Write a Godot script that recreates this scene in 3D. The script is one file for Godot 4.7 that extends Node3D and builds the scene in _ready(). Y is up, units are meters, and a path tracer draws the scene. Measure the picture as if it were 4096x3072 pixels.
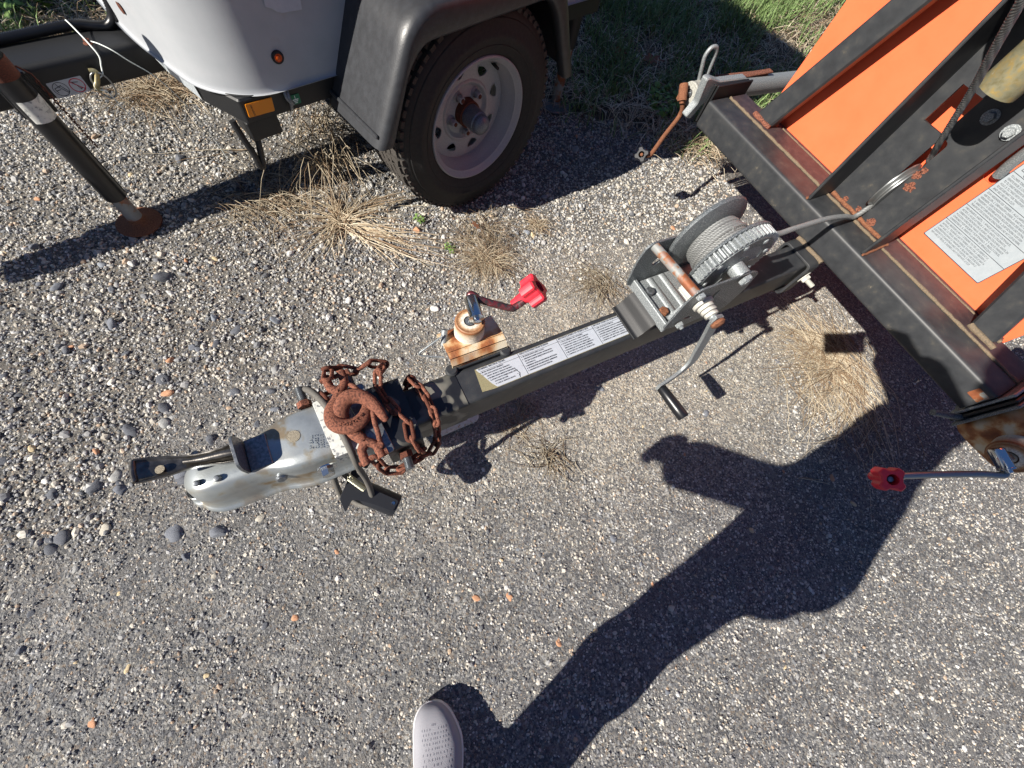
extends Node3D

var R := RandomNumberGenerator.new()
var M := {}
var shift := {}
const FLAT := -1
const SUN_DROP := Vector3(1.42, -1.0, -0.06)


func _ready() -> void:
	R.seed = 7
	var cam := Camera3D.new()
	cam.name = "camera"
	cam.projection = Camera3D.PROJECTION_PERSPECTIVE
	cam.keep_aspect = Camera3D.KEEP_HEIGHT
	cam.fov = 88.86
	cam.near = 0.012
	cam.far = 600.0
	var fwd := Vector3(0.30048, -0.90256, -0.30838)
	var up := Vector3(0.35999, 0.40673, -0.83963)
	var right := fwd.cross(up).normalized()
	cam.transform = Transform3D(Basis(right, right.cross(fwd).normalized(), -fwd.normalized()), Vector3(0, 1.1, 0))
	add_child(cam)
	cam.current = true
	var we := WorldEnvironment.new()
	we.name = "environment"
	var env := Environment.new()
	env.background_mode = Environment.BG_SKY
	var sm := ProceduralSkyMaterial.new()
	sm.sky_top_color = Color(0.30, 0.46, 0.72)
	sm.sky_horizon_color = Color(0.74, 0.80, 0.87)
	sm.sky_curve = 0.18
	sm.ground_bottom_color = Color(0.30, 0.29, 0.26)
	sm.ground_horizon_color = Color(0.55, 0.56, 0.55)
	sm.sky_energy_multiplier = 0.58
	var sky := Sky.new()
	sky.sky_material = sm
	env.sky = sky
	env.tonemap_mode = Environment.TONE_MAPPER_LINEAR
	env.tonemap_exposure = 1.85
	env.sdfgi_enabled = true
	env.ssao_enabled = true
	env.ssil_enabled = true
	we.environment = env
	add_child(we)
	var sun := DirectionalLight3D.new()
	sun.name = "sun"
	sun.light_energy = 1.55
	sun.light_color = Color(1.0, 0.972, 0.93)
	sun.light_angular_distance = 0.5
	sun.shadow_enabled = true
	sun.basis = Basis.looking_at(SUN_DROP.normalized(), Vector3.UP)
	add_child(sun)
	materials()
	build_ground()
	build_tower_trailer()
	build_white_trailer()
	build_chains()
	build_plug()
	build_plants()
	build_person()


# ---------------------------------------------------------------- scene objects
func thing(called: String, label: String, category: String, at := Vector3.ZERO, turn := 0.0, group := "") -> Node3D:
	var o := Node3D.new()
	o.name = called
	add_child(o, true)
	o.rotation.y = turn
	o.position = o.basis * at
	shift[o] = -at
	tag(o, label, category, group)
	return o


func tag(o: Node3D, label: String, category := "", group := "") -> void:
	o.set_meta("label", label)
	if category:
		o.set_meta("category", category)
	if group:
		o.set_meta("group", group)


func put(called: String, mesh: Mesh, mat: Material, parent: Node = null) -> MeshInstance3D:
	var o := MeshInstance3D.new()
	o.name = called
	o.mesh = mesh
	if mat:
		o.material_override = mat
	if parent == null:
		parent = self
	parent.add_child(o, true)
	if shift.has(parent):
		o.position = shift[parent]
	return o


func obj(called: String, st: SurfaceTool, mat: Material, parent: Node = null, normals := true) -> MeshInstance3D:
	if normals:
		st.generate_normals()
	st.index()
	return put(called, st.commit(), mat, parent)


# ---------------------------------------------------------------- mesh helpers
func mb() -> SurfaceTool:
	var st := SurfaceTool.new()
	st.begin(Mesh.PRIMITIVE_TRIANGLES)
	st.set_smooth_group(FLAT)
	return st


func tri(st: SurfaceTool, a: Vector3, b: Vector3, c: Vector3) -> void:
	st.add_vertex(a)
	st.add_vertex(c)
	st.add_vertex(b)


func quad(st: SurfaceTool, a: Vector3, b: Vector3, c: Vector3, d: Vector3) -> void:
	tri(st, a, b, c)
	tri(st, a, c, d)


func axis(at: Vector3, dir: Vector3, side := Vector3.ZERO) -> Transform3D:
	var y := dir.normalized()
	var x := side
	if x == Vector3.ZERO:
		x = Vector3.RIGHT if absf(y.x) < 0.9 else Vector3.FORWARD
	var z := x.cross(y).normalized()
	x = y.cross(z).normalized()
	return Transform3D(Basis(x, y, z), at)


func box(st: SurfaceTool, c: Vector3, s: Vector3, bev := 0.0, b := Basis()) -> void:
	st.set_smooth_group(FLAT)
	var h := s * 0.5
	var q := func(sx: int, sy: int, sz: int, ax: int) -> Vector3:
		var v := Vector3(h.x if ax == 0 else h.x - bev, h.y if ax == 1 else h.y - bev, h.z if ax == 2 else h.z - bev)
		return c + b * (v * Vector3(sx, sy, sz))
	for s1 in [-1, 1]:
		var f := [[q.call(s1, -1, -1, 0), q.call(s1, 1, -1, 0), q.call(s1, 1, 1, 0), q.call(s1, -1, 1, 0)],
			[q.call(-1, s1, -1, 1), q.call(-1, s1, 1, 1), q.call(1, s1, 1, 1), q.call(1, s1, -1, 1)],
			[q.call(-1, -1, s1, 2), q.call(1, -1, s1, 2), q.call(1, 1, s1, 2), q.call(-1, 1, s1, 2)]]
		for k in f:
			if s1 > 0:
				quad(st, k[0], k[1], k[2], k[3])
			else:
				quad(st, k[3], k[2], k[1], k[0])
	if bev <= 0.0:
		return
	for s1 in [-1, 1]:
		for s2 in [-1, 1]:
			var e := [[q.call(s1, s2, -1, 0), q.call(s1, s2, 1, 0), q.call(s1, s2, 1, 1), q.call(s1, s2, -1, 1)],
				[q.call(-1, s1, s2, 1), q.call(1, s1, s2, 1), q.call(1, s1, s2, 2), q.call(-1, s1, s2, 2)],
				[q.call(s2, -1, s1, 2), q.call(s2, 1, s1, 2), q.call(s2, 1, s1, 0), q.call(s2, -1, s1, 0)]]
			for k in e:
				if s1 * s2 < 0:
					quad(st, k[0], k[1], k[2], k[3])
				else:
					quad(st, k[3], k[2], k[1], k[0])
			for s3 in [-1, 1]:
				var p := [q.call(s1, s2, s3, 0), q.call(s1, s2, s3, 1), q.call(s1, s2, s3, 2)]
				if s1 * s2 * s3 > 0:
					tri(st, p[0], p[1], p[2])
				else:
					tri(st, p[2], p[1], p[0])


func spline(pts: Array, k := 6) -> Array:
	var out := []
	for i in pts.size() - 1:
		var p0 = pts[maxi(i - 1, 0)]
		var p1 = pts[i]
		var p2 = pts[i + 1]
		var p3 = pts[mini(i + 2, pts.size() - 1)]
		for j in k:
			out.append(p1.cubic_interpolate(p2, p0, p3, float(j) / k))
	out.append(pts[-1])
	return out


func tube(st: SurfaceTool, pts: Array, r, n := 8, closed := false, caps := true, flat := 1.0, start := Vector3.ZERO) -> void:
	var m := pts.size()
	var rings := []
	var nrm := start
	for i in m:
		var a: Vector3 = pts[(i - 1 + m) % m] if closed else pts[maxi(i - 1, 0)]
		var b: Vector3 = pts[(i + 1) % m] if closed else pts[mini(i + 1, m - 1)]
		var t := (b - a).normalized()
		if nrm == Vector3.ZERO:
			nrm = t.cross(Vector3.UP) if absf(t.y) < 0.9 else t.cross(Vector3.RIGHT)
		nrm = (nrm - t * nrm.dot(t)).normalized()
		var bn := t.cross(nrm)
		var rad: float = r[i] if r is Array else r
		var ring := []
		for j in n:
			var an := TAU * j / n
			ring.append(pts[i] + nrm * (cos(an) * rad) + bn * (sin(an) * rad * flat))
		rings.append(ring)
	st.set_smooth_group(1)
	for i in (m if closed else m - 1):
		var p: Array = rings[i]
		var q: Array = rings[(i + 1) % m]
		for j in n:
			var k := (j + 1) % n
			quad(st, p[j], p[k], q[k], q[j])
	st.set_smooth_group(FLAT)
	if caps and not closed:
		for j in range(1, n - 1):
			tri(st, rings[0][0], rings[0][j + 1], rings[0][j])
			tri(st, rings[m - 1][0], rings[m - 1][j], rings[m - 1][j + 1])


func cyl(st: SurfaceTool, a: Vector3, b: Vector3, r: float, n := 14, r2 := -1.0) -> void:
	tube(st, [a, b], [r, r if r2 < 0.0 else r2], n)


func lathe(st: SurfaceTool, xf: Transform3D, prof: Array, n := 24, tint := []) -> void:
	var g := 2
	for i in prof.size() - 1:
		if i > 0:
			var d1: Vector2 = prof[i] - prof[i - 1]
			var d2: Vector2 = prof[i + 1] - prof[i]
			if absf(d1.angle_to(d2)) > 0.6:
				g += 1
		st.set_smooth_group(g)
		for j in n:
			var a0 := TAU * j / n
			var a1 := TAU * (j + 1) / n
			var p = func(k: int, a: float) -> Vector3: return xf * Vector3(prof[k].x * cos(a), prof[k].y, prof[k].x * sin(a))
			var v := [p.call(i, a0), p.call(i + 1, a0), p.call(i + 1, a1), p.call(i, a1)]
			var c := [0, 1, 1, 0]
			for k in [0, 2, 1, 0, 3, 2]:
				if tint:
					st.set_color(tint[i + c[k]])
				st.add_vertex(v[k])
	st.set_smooth_group(FLAT)


func ball(st: SurfaceTool, c: Vector3, s: Vector3, n := 14) -> void:
	var prof := []
	for i in n / 2 + 1:
		var a := -PI / 2 + PI * i / (n / 2)
		prof.append(Vector2(maxf(cos(a), 0.0), sin(a)))
	lathe(st, Transform3D(Basis.from_scale(s), c), prof, n)


func circle(c: Vector2, r: float, n := 16, ph := 0.0) -> PackedVector2Array:
	var o := PackedVector2Array()
	for i in n:
		o.append(c + Vector2.from_angle(TAU * i / n + ph) * r)
	return o


func inset(p: PackedVector2Array, d: float) -> PackedVector2Array:
	var o := PackedVector2Array()
	var n := p.size()
	for i in n:
		var e1 := (p[i] - p[(i - 1 + n) % n]).normalized()
		var e2 := (p[(i + 1) % n] - p[i]).normalized()
		var n1 := Vector2(-e1.y, e1.x)
		var n2 := Vector2(-e2.y, e2.x)
		var mt := n1 + n2
		o.append(p[i] + mt * (d / maxf(0.5, 1.0 + n1.dot(n2))))
	return o


func plate(st: SurfaceTool, xf: Transform3D, outer: PackedVector2Array, depth: float, bev := 0.0, holes := [], smooth := false) -> void:
	if Geometry2D.is_polygon_clockwise(outer):
		outer = outer.duplicate()
		outer.reverse()
	var front := inset(outer, bev) if bev > 0.0 else outer
	var pieces := [front]
	if holes:
		var cuts := []
		for h in holes:
			var c := 0.0
			for v in h:
				c += v.x / h.size()
			cuts.append(c + 0.00013)
		cuts.sort()
		pieces = []
		var lo := -50.0
		for k in cuts.size() + 1:
			var hi: float = cuts[k] if k < cuts.size() else 50.0
			if hi - lo < 0.0002:
				continue
			var strip := PackedVector2Array([Vector2(lo, -50), Vector2(hi, -50), Vector2(hi, 50), Vector2(lo, 50)])
			var left := Geometry2D.intersect_polygons(front, strip)
			for h in holes:
				var next := []
				for q in left:
					next.append_array(Geometry2D.clip_polygons(q, h))
				left.assign(next)
			pieces.append_array(left)
			lo = hi
	st.set_smooth_group(FLAT)
	for p in pieces:
		var q: PackedVector2Array = p
		if q.size() < 3:
			continue
		if Geometry2D.is_polygon_clockwise(q):
			q = q.duplicate()
			q.reverse()
		var t := Geometry2D.triangulate_polygon(q)
		for i in range(0, t.size(), 3):
			var a := q[t[i]]
			var b := q[t[i + 1]]
			var c := q[t[i + 2]]
			if (b - a).cross(c - a) < 0.0:
				var s := b
				b = c
				c = s
			tri(st, xf * Vector3(a.x, a.y, depth), xf * Vector3(b.x, b.y, depth), xf * Vector3(c.x, c.y, depth))
			tri(st, xf * Vector3(a.x, a.y, 0), xf * Vector3(c.x, c.y, 0), xf * Vector3(b.x, b.y, 0))
	var n := outer.size()
	if smooth:
		st.set_smooth_group(9)
	for i in n:
		var a := outer[i]
		var b := outer[(i + 1) % n]
		var z := depth - bev
		quad(st, xf * Vector3(a.x, a.y, 0), xf * Vector3(b.x, b.y, 0), xf * Vector3(b.x, b.y, z), xf * Vector3(a.x, a.y, z))
		if bev > 0.0:
			var c := front[i]
			var d := front[(i + 1) % n]
			quad(st, xf * Vector3(a.x, a.y, z), xf * Vector3(b.x, b.y, z), xf * Vector3(d.x, d.y, depth), xf * Vector3(c.x, c.y, depth))
	for h in holes:
		var hp: PackedVector2Array = h
		var cw := Geometry2D.is_polygon_clockwise(hp)
		for i in hp.size():
			var a := hp[i]
			var b := hp[(i + 1) % hp.size()]
			if not cw:
				var s := a
				a = b
				b = s
			quad(st, xf * Vector3(a.x, a.y, 0), xf * Vector3(b.x, b.y, 0), xf * Vector3(b.x, b.y, depth), xf * Vector3(a.x, a.y, depth))
	st.set_smooth_group(FLAT)


func poly(list: Array) -> PackedVector2Array:
	var o := PackedVector2Array()
	for i in range(0, list.size(), 2):
		o.append(Vector2(list[i], list[i + 1]))
	return o


func rounded(p: PackedVector2Array, r: float, k := 4) -> PackedVector2Array:
	var o := PackedVector2Array()
	var n := p.size()
	for i in n:
		var a := p[(i - 1 + n) % n]
		var b := p[i]
		var c := p[(i + 1) % n]
		var d := minf(r, minf((a - b).length(), (c - b).length()) * 0.48)
		var s := b + (a - b).normalized() * d
		var e := b + (c - b).normalized() * d
		for j in k + 1:
			var t := float(j) / k
			o.append(s.lerp(b, t).lerp(b.lerp(e, t), t))
	return o


func rect(x0: float, y0: float, x1: float, y1: float) -> PackedVector2Array:
	return PackedVector2Array([Vector2(x0, y0), Vector2(x1, y0), Vector2(x1, y1), Vector2(x0, y1)])


func bolt(st: SurfaceTool, at: Vector3, dir: Vector3, r: float, h: float, shank := 0.0, washer := true) -> void:
	var d := dir.normalized()
	var xf := axis(at, d)
	if washer:
		lathe(st, xf, [Vector2(0, 0), Vector2(r * 1.5, 0), Vector2(r * 1.5, r * 0.22), Vector2(0, r * 0.22)], 18)
	var b := Basis(xf.basis.x, xf.basis.z * -1.0, xf.basis.y)
	plate(st, Transform3D(b, at + d * (r * 0.2)), circle(Vector2.ZERO, r, 6, 0.3), h, r * 0.12)
	if shank > 0.0:
		thread(st, at + d * h, at + d * (h + shank), r * 0.58)


func thread(st: SurfaceTool, a: Vector3, b: Vector3, r: float) -> void:
	var prof := [Vector2(0, 0), Vector2(r * 0.9, 0)]
	var len := (b - a).length()
	var n := int(len / 0.0022)
	for i in n:
		prof.append(Vector2(r, len * (i + 0.3) / n))
		prof.append(Vector2(r * 0.84, len * (i + 0.75) / n))
	prof.append(Vector2(r * 0.8, len))
	prof.append(Vector2(0, len))
	lathe(st, axis(a, b - a), prof, 14)


func text(st: SurfaceTool, words: String, cap: float, xf: Transform3D, squeeze := 1.0, depth := 0.0004, steps := 3.0) -> void:
	var t := TextMesh.new()
	var f := SystemFont.new()
	f.font_names = PackedStringArray(["Droid Sans"])
	t.font = f
	t.font_size = 24
	t.pixel_size = 0.01
	t.depth = 0.1
	t.curve_step = steps
	t.horizontal_alignment = HORIZONTAL_ALIGNMENT_LEFT
	t.vertical_alignment = VERTICAL_ALIGNMENT_BOTTOM
	t.text = words
	var k := cap / 0.171
	st.append_from(t, 0, xf * Transform3D(Basis.from_scale(Vector3(k * squeeze, k, depth / 0.1)), Vector3(0, 0, depth * 0.5)))


# ---------------------------------------------------------------- materials
func noise(freq: float, sd: int, oct := 4, type := FastNoiseLite.TYPE_SIMPLEX_SMOOTH) -> FastNoiseLite:
	var f := FastNoiseLite.new()
	f.seed = sd
	f.frequency = freq
	f.noise_type = type
	f.fractal_octaves = oct
	f.fractal_gain = 0.55
	return f


func ntex(f: FastNoiseLite, stops := [], size := 512) -> NoiseTexture2D:
	var t := NoiseTexture2D.new()
	t.width = size
	t.height = size
	t.seamless = true
	t.noise = f
	t.generate_mipmaps = false
	if stops:
		var g := Gradient.new()
		var off := PackedFloat32Array()
		var col := PackedColorArray()
		for s in stops:
			off.append(s[0])
			col.append(s[1])
		g.offsets = off
		g.colors = col
		t.color_ramp = g
	return t


func c8(r: float, g: float, b: float) -> Color:
	return Color(r / 255.0, g / 255.0, b / 255.0)


func mat(called: String, stops: Array, freq: float, scale: float, rough: float, metal := 0.0, bump := "", depth := 0.0, oct := 4, type := FastNoiseLite.TYPE_SIMPLEX_SMOOTH, vc := false) -> StandardMaterial3D:
	var m := StandardMaterial3D.new()
	m.resource_name = called
	m.roughness = rough
	m.metallic = metal
	if stops.size() == 1:
		m.albedo_color = stops[0]
	else:
		m.albedo_texture = ntex(noise(freq, hash(called) % 1000, oct, type), stops)
		m.uv1_triplanar = true
		m.uv1_scale = Vector3.ONE * scale
	if bump:
		m.heightmap_enabled = true
		m.heightmap_texture = M[bump]
		m.heightmap_scale = depth
		m.uv1_triplanar = true
		if stops.size() == 1:
			m.uv1_scale = Vector3.ONE * scale
	m.vertex_color_use_as_albedo = vc
	M[called] = m
	return m


func materials() -> void:
	M.fine = ntex(noise(0.12, 3, 3), [], 512)
	M.mid = ntex(noise(0.035, 5, 5), [], 512)
	M.pit = ntex(noise(0.06, 9, 2, FastNoiseLite.TYPE_CELLULAR), [], 512)
	mat("black_paint", [[0.0, c8(38, 40, 43)], [0.5, c8(48, 50, 53)], [0.78, c8(56, 57, 58)], [0.93, c8(70, 68, 64)], [0.97, c8(120, 112, 98)]], 0.02, 2.2, 0.5, 0.0, "mid", 0.015, 6)
	mat("brown_paint", [[0.0, c8(46, 38, 42)], [0.5, c8(60, 49, 52)], [0.85, c8(70, 58, 58)], [0.97, c8(110, 86, 70)]], 0.02, 3.0, 0.55, 0.0, "mid", 0.03, 6)
	mat("seam_rust", [[0.0, c8(72, 66, 58)], [0.45, c8(102, 90, 74)], [0.7, c8(124, 108, 86)], [1.0, c8(108, 72, 50)]], 0.06, 9.0, 0.85, 0.0, "mid", 0.12)
	mat("gloss_black", [c8(24, 25, 28)], 0.02, 5.0, 0.32)
	mat("peeled_paint", [[0.0, c8(20, 21, 26)], [0.58, c8(30, 31, 34)], [0.6, c8(74, 73, 69)], [0.72, c8(104, 102, 94)], [1.0, c8(120, 117, 108)]], 0.0045, 4.5, 0.42, 0.0, "mid", 0.02, 3)
	mat("frame_black", [c8(27, 28, 30)], 0.02, 4.0, 0.5, 0.0, "fine", 0.01)
	mat("fender_plastic", [[0.0, c8(40, 41, 44)], [1.0, c8(58, 60, 64)]], 0.02, 4.0, 0.4, 0.0, "fine", 0.02)
	mat("rubber", [[0.0, c8(24, 24, 25)], [1.0, c8(44, 43, 42)]], 0.03, 5.0, 0.78, 0.0, "fine", 0.02)
	mat("tread_rubber", [[0.0, c8(42, 40, 38)], [0.5, c8(62, 58, 54)], [1.0, c8(80, 75, 69)]], 0.04, 8.0, 0.95, 0.0, "fine", 0.05)
	mat("rust", [[0.0, c8(50, 30, 26)], [0.35, c8(82, 48, 38)], [0.45, c8(122, 74, 56)], [0.65, c8(140, 88, 68)], [1.0, c8(164, 110, 88)]], 0.028, 14.0, 0.88, 0.1, "fine", 0.07, 4)
	mat("rust_orange", [[0.0, c8(76, 46, 34)], [0.5, c8(118, 74, 50)], [1.0, c8(150, 106, 76)]], 0.04, 9.0, 0.9, 0.0, "fine", 0.06, 5)
	mat("rust_dark", [[0.0, c8(44, 28, 24)], [0.5, c8(92, 50, 36)], [1.0, c8(140, 80, 54)]], 0.05, 14.0, 0.9, 0.1, "fine", 0.06, 5)
	mat("rust_white", [[0.0, c8(212, 206, 190)], [0.30, c8(202, 190, 164)], [0.50, c8(190, 150, 106)], [0.64, c8(154, 96, 56)], [0.80, c8(124, 72, 44)], [1.0, c8(100, 56, 36)]], 0.007, 4.0, 0.62, 0.0, "fine", 0.03, 6)
	mat("rust_white_more", [[0.0, c8(218, 210, 192)], [0.30, c8(214, 196, 160)], [0.42, c8(190, 130, 78)], [0.55, c8(154, 88, 50)], [1.0, c8(112, 60, 38)]], 0.008, 4.0, 0.75, 0.0, "fine", 0.05, 6)
	mat("white_metal", [[0.0, c8(224, 222, 210)], [0.7, c8(206, 202, 188)], [0.9, c8(180, 150, 110)]], 0.03, 5.0, 0.55, 0.0, "fine", 0.02)
	mat("white_zinc", [[0.0, c8(214, 212, 204)], [0.5, c8(190, 188, 180)], [1.0, c8(160, 158, 150)]], 0.08, 14.0, 0.6, 0.1, "fine", 0.06)
	mat("galvanised", [[0.0, c8(96, 102, 106)], [0.45, c8(130, 136, 139)], [0.62, c8(150, 155, 157)], [0.75, c8(186, 190, 190)], [1.0, c8(206, 208, 206)]], 0.07, 9.0, 0.5, 0.35, "fine", 0.03, 5)
	mat("galvanised_dark", [[0.0, c8(58, 63, 68)], [0.5, c8(82, 88, 92)], [0.62, c8(104, 110, 113)], [0.70, c8(186, 190, 190)], [1.0, c8(216, 218, 216)]], 0.10, 10.0, 0.48, 0.35, "fine", 0.03, 4)
	mat("galv_rust", [[0.0, c8(150, 154, 154)], [0.5, c8(136, 138, 136)], [0.57, c8(140, 108, 84)], [0.62, c8(140, 82, 50)], [1.0, c8(116, 64, 40)]], 0.007, 4.5, 0.6, 0.2, "fine", 0.03, 5)
	mat("coupler_zinc", [[0.0, c8(148, 154, 157)], [0.5, c8(174, 180, 181)], [0.62, c8(168, 166, 156)], [0.72, c8(152, 132, 100)], [1.0, c8(132, 104, 66)]], 0.006, 4.0, 0.33, 0.62, "fine", 0.006, 5)
	mat("dull_steel", [[0.0, c8(96, 100, 104)], [0.5, c8(130, 134, 138)], [1.0, c8(160, 162, 162)]], 0.03, 9.0, 0.36, 0.75, "fine", 0.01, 4)
	mat("lever_steel", [[0.0, c8(70, 68, 66)], [0.5, c8(104, 101, 97)], [1.0, c8(138, 132, 124)]], 0.02, 7.0, 0.3, 0.85, "fine", 0.008, 4)
	mat("chrome", [c8(206, 210, 212)], 0.02, 5.0, 0.16, 1.0)
	mat("steel_red", [[0.0, c8(58, 54, 54)], [0.5, c8(84, 74, 74)], [0.66, c8(150, 44, 56)], [0.8, c8(120, 116, 112)], [1.0, c8(170, 168, 164)]], 0.02, 6.0, 0.3, 0.6, "", 0.0, 5)
	mat("steel_rod", [c8(150, 152, 152)], 0.02, 5.0, 0.35, 0.8)
	mat("brass_tube", [[0.0, c8(120, 112, 78)], [0.5, c8(150, 146, 120)], [0.8, c8(176, 150, 90)], [1.0, c8(190, 186, 166)]], 0.02, 5.0, 0.42, 0.5, "fine", 0.01)
	mat("wire_rope", [[0.0, c8(96, 98, 100)], [0.5, c8(132, 134, 134)], [1.0, c8(168, 168, 164)]], 0.1, 20.0, 0.55, 0.4)
	mat("orange_paint", [[0.0, c8(240, 106, 66)], [1.0, c8(245, 113, 73)]], 0.01, 2.0, 0.42, 0.0, "fine", 0.004)
	mat("red_plastic", [[0.0, c8(206, 40, 56)], [1.0, c8(222, 58, 72)]], 0.03, 8.0, 0.45)
	mat("white_body", [[0.0, c8(158, 162, 166)], [0.7, c8(165, 168, 172)], [0.95, c8(160, 161, 162)], [1.0, c8(140, 138, 136)]], 0.012, 2.0, 0.5, 0.0, "fine", 0.006, 6)
	mat("rim_paint", [[0.0, c8(142, 142, 146)], [0.8, c8(158, 158, 162)], [0.96, c8(176, 176, 178)]], 0.05, 6.0, 0.45, 0.0, "fine", 0.01)
	mat("hub_steel", [[0.0, c8(60, 64, 72)], [0.5, c8(96, 102, 114)], [1.0, c8(150, 152, 156)]], 0.06, 10.0, 0.4, 0.4)
	mat("label_white", [[0.0, c8(182, 187, 194)], [0.8, c8(175, 180, 188)], [0.93, c8(160, 162, 166)]], 0.02, 6.0, 0.5)
	mat("label_grey", [[0.0, c8(150, 158, 164)], [1.0, c8(160, 167, 172)]], 0.02, 5.0, 0.4)
	mat("label_torn", [[0.0, c8(214, 214, 208)], [0.66, c8(196, 196, 190)], [0.72, c8(128, 130, 132)], [1.0, c8(110, 112, 116)]], 0.02, 7.0, 0.6, 0.0, "", 0.0, 5)
	mat("glue", [[0.0, c8(122, 116, 88)], [1.0, c8(150, 142, 110)]], 0.05, 10.0, 0.6)
	mat("print_black", [c8(44, 47, 54)], 0.02, 5.0, 0.6)
	mat("print_red", [c8(184, 36, 60)], 0.02, 5.0, 0.6)
	mat("print_white", [c8(226, 232, 228)], 0.02, 5.0, 0.6)
	mat("sticker_green", [c8(16, 112, 78)], 0.02, 5.0, 0.5)
	mat("amber", [c8(226, 136, 14)], 0.02, 5.0, 0.35)
	mat("amber_lens", [c8(200, 80, 14)], 0.02, 5.0, 0.2)
	mat("reflective", [[0.0, c8(170, 178, 184)], [1.0, c8(214, 222, 226)]], 0.02, 9.0, 0.3, 0.3)
	mat("cable_grey", [[0.0, c8(80, 78, 74)], [1.0, c8(108, 104, 98)]], 0.04, 9.0, 0.75, 0.0, "fine", 0.02)
	mat("plug_black", [c8(30, 32, 38)], 0.02, 8.0, 0.5, 0.0, "fine", 0.01)
	mat("spring", [c8(196, 194, 172)], 0.02, 8.0, 0.3, 0.8)
	mat("shoe_mesh", [[0.0, c8(134, 134, 142)], [1.0, c8(164, 164, 170)]], 0.09, 26.0, 0.9, 0.0, "pit", 0.05)
	mat("shoe_plain", [c8(176, 174, 182)], 0.03, 8.0, 0.75, 0.0, "fine", 0.02)
	mat("shoe_hole", [c8(92, 94, 106)], 0.03, 8.0, 0.9)
	mat("shoe_sole", [c8(206, 204, 206)], 0.03, 8.0, 0.7)
	mat("trousers", [[0.0, c8(34, 38, 50)], [1.0, c8(50, 54, 66)]], 0.05, 8.0, 0.9, 0.0, "fine", 0.05)
	mat("jacket", [[0.0, c8(40, 44, 46)], [1.0, c8(58, 62, 64)]], 0.05, 8.0, 0.85, 0.0, "fine", 0.05)
	mat("skin", [[0.0, c8(204, 152, 126)], [1.0, c8(218, 168, 142)]], 0.02, 6.0, 0.55)
	M.skin.subsurf_scatter_enabled = true
	M.skin.subsurf_scatter_strength = 0.1
	mat("hair", [[0.0, c8(44, 32, 24)], [1.0, c8(72, 54, 40)]], 0.08, 10.0, 0.6)
	mat("eye_white", [c8(230, 228, 222)], 0.02, 5.0, 0.2)
	mat("eye_dark", [c8(50, 40, 34)], 0.02, 5.0, 0.15)
	mat("phone_black", [c8(26, 27, 30)], 0.02, 5.0, 0.3)
	mat("grit", [[0.0, c8(40, 38, 34)], [0.45, c8(104, 98, 86)], [0.6, c8(170, 160, 140)], [1.0, c8(200, 190, 170)]], 0.12, 14.0, 0.95, 0.0, "", 0.0, 2)
	mat("straw", [Color.WHITE], 0.02, 5.0, 0.85, 0.0, "", 0.0, 1, FastNoiseLite.TYPE_SIMPLEX, true)
	M.straw.backlight_enabled = true
	M.straw.backlight = Color(0.25, 0.22, 0.16)
	mat("blade", [Color.WHITE], 0.02, 5.0, 0.7, 0.0, "", 0.0, 1, FastNoiseLite.TYPE_SIMPLEX, true)
	M.blade.backlight_enabled = true
	M.blade.backlight = Color(0.3, 0.35, 0.15)
	mat("pebble", [[0.0, Color(0.74, 0.74, 0.74)], [0.5, Color(0.95, 0.95, 0.95)], [1.0, Color(1, 1, 1)]], 0.05, 40.0, 0.85, 0.0, "", 0.0, 4, FastNoiseLite.TYPE_SIMPLEX_SMOOTH, true)


# ---------------------------------------------------------------- ground
var dune := FastNoiseLite.new()
var patch := FastNoiseLite.new()


func height(x: float, z: float) -> float:
	var near := clampf(1.0 - (Vector2(x - 0.8, z + 1.2).length() - 3.5) / 2.0, 0.0, 1.0)
	return near * (0.006 * dune.get_noise_2d(x * 100.0, z * 100.0) + 0.0042 * dune.get_noise_2d(x * 620.0 + 50.0, z * 620.0)) + grassy(x, z) * 0.02 * near


func edge(x: float) -> float:
	if x < -0.3:
		return -2.3
	if x < 1.24:
		return lerpf(-2.3, -1.5, (x + 0.3) / 1.54)
	if x < 1.7:
		return lerpf(-1.5, -1.1, (x - 1.24) / 0.46)
	return -1.1 + 0.15 * minf(x - 1.7, 2.0)


func grassy(x: float, z: float) -> float:
	return clampf((edge(x) - z + 0.12 * patch.get_noise_2d(x * 300.0, z * 300.0)) / 0.16 + 0.3, 0.0, 1.0)


func sandy(x: float, z: float) -> float:
	var d := Vector2((x - 0.85) / 0.95, (z + 0.30 - (x - 0.85) * 0.12) / 0.42).length()
	return clampf(1.35 - d + 0.35 * patch.get_noise_2d(x * 160.0, z * 160.0), 0.0, 1.0)


func loose(x: float, z: float) -> float:   # loose gravel up the lot, worn asphalt below
	return clampf((-0.42 - 0.10 * x - z + 0.22 * patch.get_noise_2d(x * 130.0 + 900.0, z * 130.0)) / 0.3, 0.0, 1.0)


func spacing(lo: float, hi: float, a: float, b: float, fine: float, far: float) -> PackedFloat32Array:
	var o := PackedFloat32Array()
	var x := lo
	while x < hi:
		o.append(x)
		var out := maxf(0.0, maxf(a - x, x - b))
		x += minf(fine + out * 0.6, far)
	o.append(hi)
	return o


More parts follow.
